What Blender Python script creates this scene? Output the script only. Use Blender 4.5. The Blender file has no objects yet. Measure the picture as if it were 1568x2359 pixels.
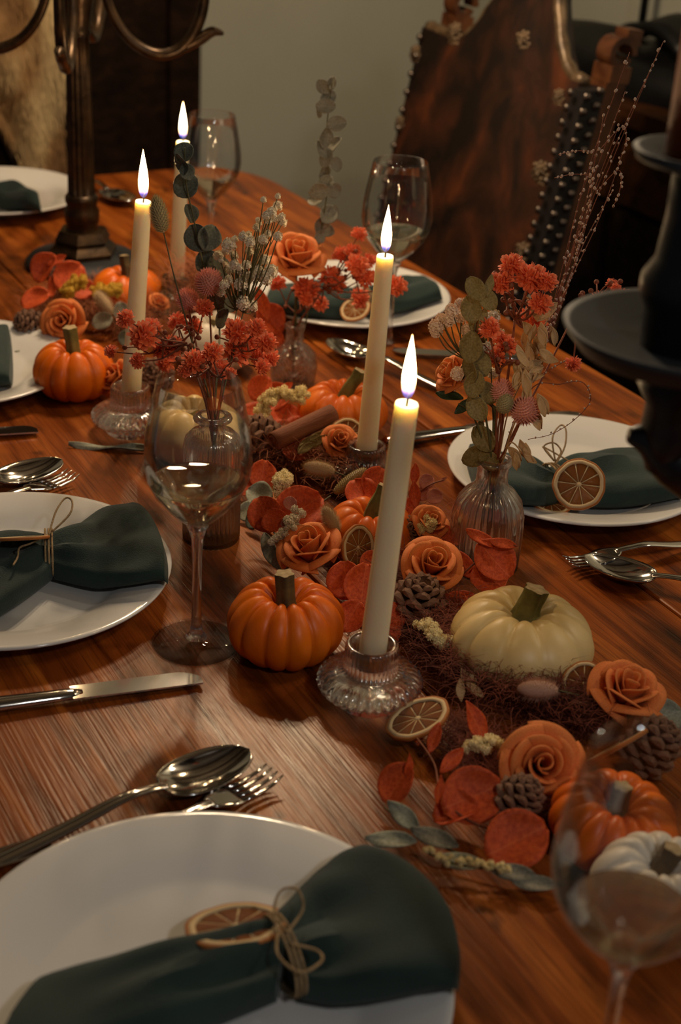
import bpy, math, random
from math import sin, cos, pi, sqrt, radians, atan2, exp
from mathutils import Vector, Matrix

random.seed(7)
SC = bpy.context.scene
COL = SC.collection
V = Vector

# ------------------------------------------------------------------ camera
T = 0.76                                   # height of the table top above the floor
CAM_H = 0.64                               # camera above the table top
PITCH, ROLL, FPX = 27.0, -3.3, 3500.0
CX, CY = 784.0, 1179.5
_p, _r = radians(PITCH), radians(ROLL)
_f = V((0, cos(_p), -sin(_p))); _u0 = V((0, sin(_p), cos(_p))); _r0 = V((1, 0, 0))
CR = _r0 * cos(_r) - _u0 * sin(_r)
CU = _u0 * cos(_r) + _r0 * sin(_r)
CF = _f
CAM = V((0, 0, T + CAM_H))
cd = bpy.data.cameras.new('camera')
cd.sensor_fit = 'VERTICAL'; cd.sensor_height = 23.5; cd.lens = FPX * 23.5 / 2359.0
cd.clip_start = 0.02; cd.clip_end = 60
cd.dof.use_dof = True; cd.dof.focus_distance = 1.27; cd.dof.aperture_fstop = 4.2
cam = bpy.data.objects.new('camera', cd); COL.objects.link(cam)
cam.matrix_world = Matrix(((CR.x, CU.x, -CF.x, CAM.x), (CR.y, CU.y, -CF.y, CAM.y), (CR.z, CU.z, -CF.z, CAM.z), (0, 0, 0, 1)))
SC.camera = cam

# ------------------------------------------------------------------ world, lamps, exposure
w = bpy.data.worlds.new('world'); SC.world = w; w.use_nodes = True
w.node_tree.nodes['Background'].inputs[0].default_value = (0.62, 0.62, 0.66, 1)
w.node_tree.nodes['Background'].inputs[1].default_value = 0.06
SC.view_settings.view_transform = 'Standard'
SC.view_settings.look = 'None'
SC.view_settings.gamma = 1.0
SC.view_settings.exposure = 0.1
SC.view_settings.use_curve_mapping = False
SC.cycles.use_denoising = True
SC.cycles.sample_clamp_indirect = 10.0
SC.cycles.max_bounces = 8
SC.cycles.diffuse_bounces = 3
SC.cycles.glossy_bounces = 4
SC.cycles.use_adaptive_sampling = True
SC.cycles.adaptive_threshold = 0.035
SC.cycles.transparent_max_bounces = 24
SC.cycles.transmission_bounces = 8

def lamp(name, loc, watts, col, rad):
    ld = bpy.data.lights.new(name, 'POINT'); ld.energy = watts; ld.color = col; ld.shadow_soft_size = rad
    o = bpy.data.objects.new(name, ld); COL.objects.link(o); o.location = loc; return o

CHAND = V((-0.14, 1.98, T + 0.86))         # pendant cluster of bulbs hanging over the far half of the table
for k in range(4):
    a_ = 2 * pi * k / 4 + 0.5
    lamp('pendant_bulb', CHAND + V((0.075 * cos(a_), 0.075 * sin(a_), 0)), 6.0, (1.0, 0.75, 0.48), 0.016)
lamp('ceiling_lamp', V((0.62, -0.30, T + 1.30)), 15.0, (0.96, 0.93, 0.90), 0.06)
lamp('ceiling_lamp', V((1.35, 1.30, T + 1.45)), 11.0, (1.0, 0.82, 0.60), 0.05)

# ------------------------------------------------------------------ pixel helpers (photograph is 1568 x 2359)
def ray(x, y): return CF + CR * ((x - CX) / FPX) - CU * ((y - CY) / FPX)
def at(x, y, z=0.0):                       # point at height z above the table top
    d = ray(x, y); return CAM + d * ((T + z - CAM.z) / d.z)
def aty(x, y, Y):                          # point at distance Y into the room
    d = ray(x, y); return CAM + d * (Y / d.y)
def mpp(P): return (P - CAM).dot(CF) / FPX # metres per photograph pixel at P
def proj(P):
    d = V(P) - CAM; z = d.dot(CF); return CX + FPX * d.dot(CR) / z, CY - FPX * d.dot(CU) / z

TA = V((-0.490, 0.872, 0)).normalized()    # along the table, away from the camera
TN = V((TA.y, -TA.x, 0))                   # across it, to the right
def st(s, t, z=0.0): return TA * s + TN * t + V((0, 0, T + z))

# ------------------------------------------------------------------ mesh builder
def frame_from(z, x=None):
    z = V(z).normalized()
    x = V(x) if x is not None else (V((1, 0, 0)) if abs(z.x) < 0.9 else V((0, 1, 0)))
    x = (x - z * x.dot(z))
    if x.length < 1e-6: x = z.orthogonal()
    x.normalize(); y = z.cross(x)
    return x, y, z
def mtx(loc, z=(0, 0, 1), x=None, s=1.0):
    a, b, c = frame_from(z, x)
    sx, sy, sz = (s, s, s) if not hasattr(s, '__len__') else s
    return Matrix(((a.x * sx, b.x * sy, c.x * sz, loc[0]), (a.y * sx, b.y * sy, c.y * sz, loc[1]), (a.z * sx, b.z * sy, c.z * sz, loc[2]), (0, 0, 0, 1)))

class MB:
    def __init__(s): s.v = []; s.f = []; s.mi = []
    def face(s, f, m=0): s.f.append(f); s.mi.append(m)
    def add(s, o, M=None, m=None):
        b = len(s.v)
        s.v += [(M @ V(p)) if M is not None else V(p) for p in o.v]
        for f, k in zip(o.f, o.mi): s.face([i + b for i in f], k if m is None else m)
        return s
    def box(s, lo, hi, m=0):
        b = len(s.v)
        for z in (lo[2], hi[2]):
            for x, y in ((lo[0], lo[1]), (hi[0], lo[1]), (hi[0], hi[1]), (lo[0], hi[1])): s.v.append(V((x, y, z)))
        for f in ((3, 2, 1, 0), (4, 5, 6, 7), (0, 1, 5, 4), (1, 2, 6, 5), (2, 3, 7, 6), (3, 0, 4, 7)): s.face([b + i for i in f], m)
        return s
    def lathe(s, prof, seg=32, mod=None, m=0, close=True):
        b = len(s.v); n = len(prof)
        for k in range(seg):
            a = 2 * pi * k / seg
            for i, (r, z) in enumerate(prof):
                rr = r * (mod(a, i, r, z) if mod else 1.0)
                s.v.append(V((rr * cos(a), rr * sin(a), z)))
        for k in range(seg):
            k2 = (k + 1) % seg
            for i in range(n - 1):
                s.face([b + k * n + i, b + k2 * n + i, b + k2 * n + i + 1, b + k * n + i + 1], m)
        if close:
            for i in (0, n - 1):
                if prof[i][0] > 1e-5:
                    loop = [b + k * n + i for k in range(seg)]
                    s.face(loop if i else loop[::-1], m)
        return s
    def tube(s, pts, rad, seg=6, m=0, squash=None, cap=True):
        pts = [V(p) for p in pts]; n = len(pts)
        if not hasattr(rad, '__len__'): rad = [rad] * n
        b = len(s.v); up = None
        for i, p in enumerate(pts):
            t = (pts[min(i + 1, n - 1)] - pts[max(i - 1, 0)])
            if t.length < 1e-9: t = V((0, 0, 1))
            x, y, z = frame_from(t, up if up is not None else None); up = x
            for k in range(seg):
                a = 2 * pi * k / seg
                sq = squash if squash else 1.0
                s.v.append(p + (x * cos(a) + y * sin(a) * sq) * rad[i])
        for i in range(n - 1):
            for k in range(seg):
                k2 = (k + 1) % seg
                s.face([b + i * seg + k, b + i * seg + k2, b + (i + 1) * seg + k2, b + (i + 1) * seg + k], m)
        if cap and seg > 2:
            s.face([b + k for k in range(seg)][::-1], m); s.face([b + (n - 1) * seg + k for k in range(seg)], m)
        return s
    def grid(s, fn, nu, nv, thick=0.0, m=0, wrap=False):
        P = [[V(fn(i / nu, j / nv)) for j in range(nv + 1)] for i in range(nu + 1)]
        b = len(s.v)
        def N(i, j):
            du = P[min(i + 1, nu)][j] - P[max(i - 1, 0)][j]; dv = P[i][min(j + 1, nv)] - P[i][max(j - 1, 0)]
            c = du.cross(dv); return c.normalized() if c.length > 1e-12 else V((0, 0, 1))
        W = nv + 1
        if thick <= 0:
            for i in range(nu + 1):
                for j in range(W): s.v.append(P[i][j])
            for i in range(nu):
                for j in range(nv): s.face([b + i * W + j, b + (i + 1) * W + j, b + (i + 1) * W + j + 1, b + i * W + j + 1], m)
            return s
        for sg in (1, -1):
            for i in range(nu + 1):
                for j in range(W): s.v.append(P[i][j] + N(i, j) * (thick * 0.5 * sg))
        o = (nu + 1) * W
        for i in range(nu):
            for j in range(nv):
                q = [i * W + j, (i + 1) * W + j, (i + 1) * W + j + 1, i * W + j + 1]
                s.face([b + k for k in q], m); s.face([b + o + k for k in q[::-1]], m)
        rim = [i * W for i in range(nu + 1)] + [nu * W + j for j in range(1, W)] + [i * W + nv for i in range(nu - 1, -1, -1)] + [j for j in range(nv - 1, 0, -1)]
        for k in range(len(rim)):
            a, c = rim[k], rim[(k + 1) % len(rim)]
            s.face([b + a, b + o + a, b + o + c, b + c], m)
        return s
    def ball(s, c, r, nu=8, nv=6, m=0):
        c = V(c); r = (r, r, r) if not hasattr(r, '__len__') else r
        prof = [(max(sin(pi * i / nv), 0.0), -cos(pi * i / nv)) for i in range(nv + 1)]
        t = MB().lathe(prof, nu, close=False)
        for v in t.v: v.x = v.x * r[0] + c.x; v.y = v.y * r[1] + c.y; v.z = v.z * r[2] + c.z
        return s.add(t, m=m)
    def extrude(s, poly, z0, z1, m=0):
        b = len(s.v); n = len(poly)
        for z in (z0, z1):
            for x, y in poly: s.v.append(V((x, y, z)))
        s.face([b + k for k in range(n)][::-1], m); s.face([b + n + k for k in range(n)], m)
        for k in range(n): s.face([b + k, b + (k + 1) % n, b + n + (k + 1) % n, b + n + k], m)
        return s
    def mesh(s, name, mats, smooth=True, origin=None):
        me = bpy.data.meshes.new(name)
        o = V(origin) if origin is not None else V((0, 0, 0))
        me.from_pydata([tuple(V(p) - o) for p in s.v], [], s.f)
        mats = mats if isinstance(mats, (list, tuple)) else [mats]
        for m in mats: me.materials.append(m)
        if len(mats) > 1: me.polygons.foreach_set('material_index', s.mi)
        if smooth == 'auto':
            me.polygons.foreach_set('use_smooth', [True] * len(me.polygons))
            me.update()
            try: me.set_sharp_from_angle(angle=radians(38))
            except Exception: pass
        elif smooth: me.polygons.foreach_set('use_smooth', [True] * len(me.polygons))
        me.update(); return me

def put(name, me, parent=None, M=None, label=None, cat=None, group=None, kind=None):
    o = bpy.data.objects.new(name, me); COL.objects.link(o)
    if parent is not None: o.parent = parent
    if M is not None: o.matrix_local = M
    tag(o, label, cat, group, kind); return o
def tag(o, label=None, cat=None, group=None, kind=None):
    if label: o['label'] = label
    if cat: o['category'] = cat
    if group: o['group'] = group
    if kind: o['kind'] = kind
    return o
def root(name, loc, label, cat, group=None, M=None, kind=None):
    return put(name, None, None, M if M is not None else Matrix.Translation(V(loc)), label, cat, group, kind)

# ------------------------------------------------------------------ materials
def mat(name, c1, c2=None, rough=0.5, metal=0.0, scale=20.0, bump=0.0, bscale=None, sss=0.0, stretch=None, lo=0.35, hi=0.65, spec=0.5, detail=4.0, sheen=0.0, coat=0.0, distort=0.0, rnd=False, c3=None):
    m = bpy.data.materials.new(name); m.use_nodes = True
    nt = m.node_tree; N = nt.nodes; L = nt.links; b = N['Principled BSDF']
    b.inputs['Roughness'].default_value = rough; b.inputs['Metallic'].default_value = metal
    b.inputs['Specular IOR Level'].default_value = spec
    b.inputs['Coat Weight'].default_value = coat; b.inputs['Coat Roughness'].default_value = 0.15
    if sheen: b.inputs['Sheen Weight'].default_value = sheen
    if sss:
        b.inputs['Subsurface Weight'].default_value = sss; b.inputs['Subsurface Radius'].default_value = (1.0, 0.72, 0.45); b.inputs['Subsurface Scale'].default_value = 0.010 if sss < 0.5 else 0.016
    b.inputs['Base Color'].default_value = (*c1, 1)
    if c2 is None and not bump: return m
    tc = N.new('ShaderNodeTexCoord'); mp = N.new('ShaderNodeMapping'); L.new(tc.outputs['Object'], mp.inputs[0])
    if stretch: mp.inputs['Scale'].default_value = stretch
    if rnd:
        oi = N.new('ShaderNodeObjectInfo'); mu = N.new('ShaderNodeMath'); mu.operation = 'MULTIPLY'; mu.inputs[1].default_value = 37.0
        L.new(oi.outputs['Random'], mu.inputs[0]); L.new(mu.outputs[0], mp.inputs['Location'])
    def noise(sc, det=detail):
        n = N.new('ShaderNodeTexNoise'); n.inputs['Scale'].default_value = sc; n.inputs['Detail'].default_value = det
        n.inputs['Distortion'].default_value = distort; L.new(mp.outputs[0], n.inputs['Vector']); return n
    if c2 is not None:
        n = noise(scale); r = N.new('ShaderNodeValToRGB'); L.new(n.outputs['Fac'], r.inputs[0])
        r.color_ramp.elements[0].position = lo; r.color_ramp.elements[1].position = hi
        r.color_ramp.elements[0].color = (*c1, 1); r.color_ramp.elements[1].color = (*c2, 1)
        if c3:
            e = r.color_ramp.elements.new((lo + hi) / 2); e.color = (*c3, 1)
        L.new(r.outputs[0], b.inputs['Base Color'])
    if bump:
        n2 = noise(bscale or scale * 2); bp = N.new('ShaderNodeBump'); bp.inputs['Strength'].default_value = bump; bp.inputs['Distance'].default_value = 0.002
        L.new(n2.outputs['Fac'], bp.inputs['Height']); L.new(bp.outputs[0], b.inputs['Normal'])
    return m

def leaf_mat(name, c1, c2, vein, rough=0.6, spec=0.25, scale=14.0):
    m = mat(name, c1, c2, rough=rough, spec=spec, scale=scale, detail=6, rnd=True, lo=0.3, hi=0.7); nt = m.node_tree; N = nt.nodes; L = nt.links; b = N['Principled BSDF']
    base = b.inputs['Base Color'].links[0].from_socket
    tc = N.new('ShaderNodeTexCoord'); sp = N.new('ShaderNodeSeparateXYZ'); L.new(tc.outputs['Object'], sp.inputs[0])
    def math(op, a, b_=None):
        n = N.new('ShaderNodeMath'); n.operation = op
        for k, q in ((0, a), (1, b_)):
            if q is None: continue
            if isinstance(q, (int, float)): n.inputs[k].default_value = q
            else: L.new(q, n.inputs[k])
        return n.outputs[0]
    ay = math('ABSOLUTE', sp.outputs['Y'])
    rib = math('LESS_THAN', ay, 0.009)
    ph = math('SUBTRACT', math('MULTIPLY', sp.outputs['X'], 7.0), math('MULTIPLY', ay, 6.0))
    side = math('LESS_THAN', math('FRACT', ph), 0.055)
    vo = N.new('ShaderNodeTexVoronoi'); vo.feature = 'DISTANCE_TO_EDGE'; vo.inputs['Scale'].default_value = 15.0; L.new(tc.outputs['Object'], vo.inputs['Vector'])
    net = math('MULTIPLY', math('LESS_THAN', vo.outputs['Distance'], 0.035), 0.55)
    fac = math('MINIMUM', math('ADD', math('ADD', rib, math('MULTIPLY', side, 0.8)), net), 1.0)
    mx = N.new('ShaderNodeMix'); mx.data_type = 'RGBA'; L.new(math('MULTIPLY', fac, 0.38), mx.inputs['Factor']); L.new(base, mx.inputs['A']); mx.inputs['B'].default_value = (*vein, 1)
    L.new(mx.outputs['Result'], b.inputs['Base Color'])
    bp = N.new('ShaderNodeBump'); bp.inputs['Strength'].default_value = 0.35; bp.inputs['Distance'].default_value = 0.001; L.new(fac, bp.inputs['Height']); L.new(bp.outputs[0], b.inputs['Normal'])
    return m
def thin_glass(name, tint=(1, 1, 1), rough=0.01, blend=0.17):
    m = bpy.data.materials.new(name); m.use_nodes = True; nt = m.node_tree; N = nt.nodes; L = nt.links
    N.remove(N['Principled BSDF']); out = N['Material Output']
    tr = N.new('ShaderNodeBsdfTransparent'); tr.inputs[0].default_value = (*tint, 1)
    gl = N.new('ShaderNodeBsdfGlossy'); gl.inputs['Roughness'].default_value = rough
    lw = N.new('ShaderNodeLayerWeight'); lw.inputs[0].default_value = blend
    r = N.new('ShaderNodeMapRange'); r.inputs[3].default_value = 0.045; r.inputs[4].default_value = 0.60; L.new(lw.outputs['Fresnel'], r.inputs[0])
    mx = N.new('ShaderNodeMixShader'); L.new(r.outputs[0], mx.inputs[0]); L.new(tr.outputs[0], mx.inputs[1]); L.new(gl.outputs[0], mx.inputs[2])
    L.new(mx.outputs[0], out.inputs[0]); return m
def solid_glass(name, tint=(1, 1, 1), ior=1.45, thru=0.35, rough=0.0, crackle=0.0, sheen=0.07):
    m = bpy.data.materials.new(name); m.use_nodes = True; nt = m.node_tree; N = nt.nodes; L = nt.links
    N.remove(N['Principled BSDF']); out = N['Material Output']
    g = N.new('ShaderNodeBsdfGlass'); g.inputs['Color'].default_value = (*tint, 1); g.inputs['IOR'].default_value = ior; g.inputs['Roughness'].default_value = rough
    tr = N.new('ShaderNodeBsdfTransparent'); tr.inputs[0].default_value = (*tint, 1)
    if crackle:
        tc = N.new('ShaderNodeTexCoord'); v = N.new('ShaderNodeTexVoronoi'); v.feature = 'DISTANCE_TO_EDGE'; v.inputs['Scale'].default_value = crackle
        L.new(tc.outputs['Object'], v.inputs['Vector']); bp = N.new('ShaderNodeBump'); bp.inputs['Strength'].default_value = 1.0; bp.inputs['Distance'].default_value = 0.004
        L.new(v.outputs['Distance'], bp.inputs['Height']); L.new(bp.outputs[0], g.inputs['Normal'])
    mx = N.new('ShaderNodeMixShader'); mx.inputs[0].default_value = thru; L.new(g.outputs[0], mx.inputs[1]); L.new(tr.outputs[0], mx.inputs[2])
    gg = N.new('ShaderNodeBsdfGlossy'); gg.inputs['Roughness'].default_value = 0.16; m2 = N.new('ShaderNodeMixShader'); m2.inputs[0].default_value = sheen
    L.new(mx.outputs[0], m2.inputs[1]); L.new(gg.outputs[0], m2.inputs[2])
    L.new(m2.outputs[0], out.inputs[0]); return m
def wood(name, dark, mid, light, rough=0.38, gs=9.0, stain=0.55, bump=0.35):
    m = bpy.data.materials.new(name); m.use_nodes = True; nt = m.node_tree; N = nt.nodes; L = nt.links; b = N['Principled BSDF']; b.inputs['Specular IOR Level'].default_value = 0.22; b.inputs['Specular Tint'].default_value = (1.0, 0.84, 0.66, 1)
    tc = N.new('ShaderNodeTexCoord'); oi = N.new('ShaderNodeObjectInfo')
    vm = N.new('ShaderNodeVectorMath'); vm.operation = 'SCALE'; vm.inputs[0].default_value = (13.1, 7.7, 3.3); L.new(oi.outputs['Random'], vm.inputs['Scale'])
    ad = N.new('ShaderNodeVectorMath'); L.new(tc.outputs['Object'], ad.inputs[0]); L.new(vm.outputs[0], ad.inputs[1])
    mp = N.new('ShaderNodeMapping'); mp.inputs['Scale'].default_value = (0.7, gs, gs); L.new(ad.outputs[0], mp.inputs[0])
    n1 = N.new('ShaderNodeTexNoise'); n1.inputs['Scale'].default_value = 5.0; n1.inputs['Detail'].default_value = 7.0; n1.inputs['Distortion'].default_value = 0.7; L.new(mp.outputs[0], n1.inputs['Vector'])
    r1 = N.new('ShaderNodeValToRGB'); L.new(n1.outputs['Fac'], r1.inputs[0]); e = r1.color_ramp.elements
    e[0].position = 0.28; e[0].color = (*dark, 1); e[1].position = 0.74; e[1].color = (*light, 1); k = e.new(0.5); k.color = (*mid, 1)
    mp2 = N.new('ShaderNodeMapping'); mp2.inputs['Scale'].default_value = (1.0, 2.6, 2.6); L.new(ad.outputs[0], mp2.inputs[0])
    n2 = N.new('ShaderNodeTexNoise'); n2.inputs['Scale'].default_value = 9.0; n2.inputs['Detail'].default_value = 5.0; L.new(mp2.outputs[0], n2.inputs['Vector'])
    r2 = N.new('ShaderNodeValToRGB'); L.new(n2.outputs['Fac'], r2.inputs[0]); r2.color_ramp.elements[0].position = 0.30; r2.color_ramp.elements[1].position = 0.46
    r2.color_ramp.elements[0].color = (1 - stain, 1 - stain, 1 - stain, 1); r2.color_ramp.elements[1].color = (1, 1, 1, 1)
    mx = N.new('ShaderNodeMix'); mx.data_type = 'RGBA'; mx.blend_type = 'MULTIPLY'; mx.inputs['Factor'].default_value = 1.0
    L.new(r1.outputs[0], mx.inputs['A']); L.new(r2.outputs[0], mx.inputs['B'])
    mp3 = N.new('ShaderNodeMapping'); mp3.inputs['Scale'].default_value = (6, 220, 220); L.new(ad.outputs[0], mp3.inputs[0])
    n3 = N.new('ShaderNodeTexNoise'); n3.inputs['Scale'].default_value = 2.2; n3.inputs['Detail'].default_value = 3.0; L.new(mp3.outputs[0], n3.inputs['Vector'])
    r3 = N.new('ShaderNodeValToRGB'); L.new(n3.outputs['Fac'], r3.inputs[0]); r3.color_ramp.elements[0].position = 0.33; r3.color_ramp.elements[1].position = 0.5
    r3.color_ramp.elements[0].color = (0.5, 0.45, 0.42, 1); r3.color_ramp.elements[1].color = (1, 1, 1, 1)
    my = N.new('ShaderNodeMix'); my.data_type = 'RGBA'; my.blend_type = 'MULTIPLY'; my.inputs['Factor'].default_value = 0.75
    L.new(mx.outputs['Result'], my.inputs['A']); L.new(r3.outputs[0], my.inputs['B'])
    vo = N.new('ShaderNodeTexVoronoi'); vo.inputs['Scale'].default_value = 9.0; mp4 = N.new('ShaderNodeMapping'); mp4.inputs['Scale'].default_value = (0.75, 1.5, 1.5); L.new(ad.outputs[0], mp4.inputs[0])
    nz = N.new('ShaderNodeTexNoise'); nz.inputs['Scale'].default_value = 30.0; L.new(ad.outputs[0], nz.inputs['Vector'])
    va = N.new('ShaderNodeVectorMath'); va.operation = 'SCALE'; va.inputs['Scale'].default_value = 0.10; L.new(nz.outputs['Color'], va.inputs[0])
    vb = N.new('ShaderNodeVectorMath'); L.new(mp4.outputs[0], vb.inputs[0]); L.new(va.outputs[0], vb.inputs[1]); L.new(vb.outputs[0], vo.inputs['Vector'])
    r4 = N.new('ShaderNodeValToRGB'); L.new(vo.outputs['Distance'], r4.inputs[0]); r4.color_ramp.elements[0].position = 0.05; r4.color_ramp.elements[1].position = 0.15
    r4.color_ramp.elements[0].color = (0.16, 0.12, 0.10, 1); r4.color_ramp.elements[1].color = (1, 1, 1, 1)
    mz = N.new('ShaderNodeMix'); mz.data_type = 'RGBA'; mz.blend_type = 'MULTIPLY'; mz.inputs['Factor'].default_value = 0.8
    L.new(my.outputs['Result'], mz.inputs['A']); L.new(r4.outputs[0], mz.inputs['B'])
    L.new(mz.outputs['Result'], b.inputs['Base Color'])
    rr = N.new('ShaderNodeMapRange'); rr.inputs[3].default_value = rough - 0.1; rr.inputs[4].default_value = rough + 0.18; L.new(n1.outputs['Fac'], rr.inputs[0]); L.new(rr.outputs[0], b.inputs['Roughness'])
    bp = N.new('ShaderNodeBump'); bp.inputs['Strength'].default_value = bump; bp.inputs['Distance'].default_value = 0.0015
    s_ = N.new('ShaderNodeMath'); s_.operation = 'ADD'; L.new(n3.outputs['Fac'], s_.inputs[0]); L.new(n1.outputs['Fac'], s_.inputs[1]); L.new(s_.outputs[0], bp.inputs['Height']); L.new(bp.outputs[0], b.inputs['Normal'])
    return m
def flame_mat():
    m = bpy.data.materials.new('candle_flame'); m.use_nodes = True; nt = m.node_tree; N = nt.nodes; L = nt.links
    N.remove(N['Principled BSDF']); out = N['Material Output']
    tc = N.new('ShaderNodeTexCoord'); sx = N.new('ShaderNodeSeparateXYZ'); L.new(tc.outputs['Generated'], sx.inputs[0])
    r = N.new('ShaderNodeValToRGB'); L.new(sx.outputs['Z'], r.inputs[0]); e = r.color_ramp.elements
    e[0].position = 0.0; e[0].color = (0.03, 0.06, 0.35, 1); e[1].position = 1.0; e[1].color = (1.0, 0.50, 0.16, 1)
    for p, c in ((0.10, (0.08, 0.12, 0.5, 1)), (0.2, (0.9, 0.42, 0.14, 1)), (0.36, (1.0, 0.72, 0.36, 1)), (0.8, (1.0, 0.74, 0.38, 1))):
        k = e.new(p); k.color = c
    st_ = N.new('ShaderNodeMapRange'); st_.inputs[1].default_value = 0.08; st_.inputs[2].default_value = 0.4; st_.inputs[3].default_value = 0.5; st_.inputs[4].default_value = 9.0; L.new(sx.outputs['Z'], st_.inputs[0])
    em = N.new('ShaderNodeEmission'); L.new(r.outputs[0], em.inputs[0]); L.new(st_.outputs[0], em.inputs[1])
    tr = N.new('ShaderNodeBsdfTransparent'); ad = N.new('ShaderNodeAddShader'); L.new(em.outputs[0], ad.inputs[0]); L.new(tr.outputs[0], ad.inputs[1]); L.new(ad.outputs[0], out.inputs[0])
    return m

M_TABLE = wood('aged_pine', (0.085, 0.016, 0.0025), (0.26, 0.060, 0.008), (0.48, 0.138, 0.018), rough=0.27, stain=0.70, bump=0.28)
M_DARKWOOD = wood('dark_oak', (0.010, 0.005, 0.003), (0.022, 0.010, 0.006), (0.04, 0.018, 0.009), rough=0.5)
M_SIDEBOARD = wood('sideboard_wood', (0.03, 0.010, 0.004), (0.07, 0.024, 0.008), (0.12, 0.042, 0.013), rough=0.45)
M_WALL = mat('wall_plaster', (0.58, 0.575, 0.475), (0.62, 0.615, 0.51), rough=0.9, scale=3.0, bump=0.15, bscale=60)
M_CEIL = mat('ceiling_boards', (0.10, 0.085, 0.065), (0.16, 0.14, 0.11), rough=0.8, scale=4)
M_FLOOR = wood('floor_boards', (0.02, 0.010, 0.005), (0.05, 0.022, 0.010), (0.08, 0.035, 0.016), rough=0.5)
M_PLATE = mat('porcelain', (0.74, 0.72, 0.69), rough=0.13, coat=0.3)
M_NAPKIN = mat('green_linen', (0.0065, 0.022, 0.019), (0.010, 0.031, 0.026), rough=0.88, scale=30, bump=0.35, bscale=900, sheen=0.12)
M_TWINE = mat('jute_twine', (0.30, 0.19, 0.09), (0.42, 0.29, 0.15), rough=0.9, scale=300, bump=0.6, bscale=900)
M_SILVER = mat('stainless_steel', (0.52, 0.50, 0.47), rough=0.10, metal=1.0)
M_GLASS = thin_glass('wine_glass_crystal', (0.99, 0.99, 0.99))
M_FOOT = thin_glass('wine_glass_foot', (0.99, 0.99, 0.99), blend=0.10)
M_STEM = solid_glass('crystal_stem', thru=0.3)
M_WINE = solid_glass('white_wine', (0.995, 0.975, 0.88), ior=1.33, thru=0.22, sheen=0.0)
M_HOLDER = solid_glass('pressed_glass', (0.98, 0.98, 0.99), thru=0.12)
M_HOLDER_G = solid_glass('grey_pressed_glass', (0.80, 0.82, 0.86), thru=0.15)
M_HOLDER_T = solid_glass('teal_pressed_glass', (0.42, 0.60, 0.56), thru=0.25)
M_VASE = solid_glass('vase_glass', (0.99, 0.985, 0.98), thru=0.22)
M_VASE_C = solid_glass('crackle_glass', (0.95, 0.95, 0.95), thru=0.35, crackle=160)
M_WAX = mat('ivory_wax', (0.91, 0.81, 0.56), rough=0.45, sss=0.9)
M_WAX_O = mat('orange_wax', (0.34, 0.065, 0.008), rough=0.5, sss=0.3)
M_WICK = mat('burnt_wick', (0.02, 0.015, 0.012), rough=0.9)
M_FLAME = flame_mat()
M_PUMP = mat('orange_rind', (0.66, 0.105, 0.002), (0.86, 0.190, 0.003), rough=0.40, spec=0.35, scale=28, lo=0.3, hi=0.7, sss=0.12, bump=0.06, bscale=120)
M_PUMP_W = mat('cream_rind', (0.70, 0.49, 0.19), (0.82, 0.62, 0.29), rough=0.42, scale=22, lo=0.3, hi=0.7, sss=0.12, bump=0.06, bscale=120)
M_PUMP_P = mat('white_rind', (0.72, 0.64, 0.52), (0.80, 0.73, 0.62), rough=0.45, scale=25, sss=0.12)
M_PSTEM = mat('pumpkin_stem', (0.035, 0.020, 0.006), (0.11, 0.075, 0.02), rough=0.7, scale=60, bump=0.5, bscale=160)
M_PSTEM_G = mat('green_pumpkin_stem', (0.085, 0.075, 0.012), (0.22, 0.19, 0.045), rough=0.65, scale=60, bump=0.5, bscale=160)
M_PCUT = mat('stem_cut', (0.32, 0.22, 0.10), (0.48, 0.36, 0.20), rough=0.85, scale=200)
M_ROSE = mat('orange_foam', (0.68, 0.165, 0.030), (0.80, 0.225, 0.05), rough=0.75, scale=30, bump=0.1, bscale=400, sss=0.08)
M_CALYX = mat('dark_green_leaf', (0.015, 0.032, 0.010), (0.03, 0.055, 0.016), rough=0.6, scale=60)
M_REDLEAF = leaf_mat('red_leaf', (0.40, 0.036, 0.005), (0.68, 0.100, 0.018), (0.8, 0.2, 0.06))
M_PINKLEAF = leaf_mat('pink_leaf', (0.42, 0.12, 0.075), (0.55, 0.19, 0.13), (0.7, 0.32, 0.24))
M_GREYLEAF = leaf_mat('grey_green_leaf', (0.14, 0.125, 0.085), (0.27, 0.245, 0.18), (0.34, 0.31, 0.24))
M_DKLEAF = leaf_mat('dark_eucalyptus_leaf', (0.062, 0.068, 0.050), (0.145, 0.150, 0.112), (0.15, 0.16, 0.12))
M_TANLEAF = leaf_mat('tan_green_leaf', (0.15, 0.105, 0.030), (0.30, 0.22, 0.080), (0.34, 0.26, 0.11))
M_PALELEAF = leaf_mat('pale_green_leaf', (0.21, 0.21, 0.14), (0.36, 0.36, 0.27), (0.5, 0.5, 0.4))
M_GSTEM = mat('green_stem', (0.06, 0.055, 0.018), (0.11, 0.10, 0.035), rough=0.7, scale=80)
M_RSTEM = mat('rust_stem', (0.15, 0.035, 0.012), (0.26, 0.065, 0.02), rough=0.65, scale=80)
M_CORAL = mat('coral_blossom', (0.82, 0.11, 0.026), (0.95, 0.21, 0.07), rough=0.6, scale=200, sss=0.1)
M_BABY = mat('cream_blossom', (0.66, 0.56, 0.40), (0.84, 0.75, 0.58), rough=0.85, scale=250)
M_BABYPINK = mat('blush_blossom', (0.82, 0.58, 0.42), (0.94, 0.76, 0.60), rough=0.85, scale=250)
M_GLOBE = mat('pink_globe_bracts', (0.62, 0.24, 0.165), (0.82, 0.40, 0.30), rough=0.8, scale=160)
M_GRASSHEAD = mat('straw_bracts', (0.30, 0.24, 0.10), (0.48, 0.40, 0.22), rough=0.85, scale=200)
M_STRAW = mat('straw', (0.42, 0.24, 0.09), (0.66, 0.44, 0.22), rough=0.75, scale=80, rnd=True)
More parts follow.
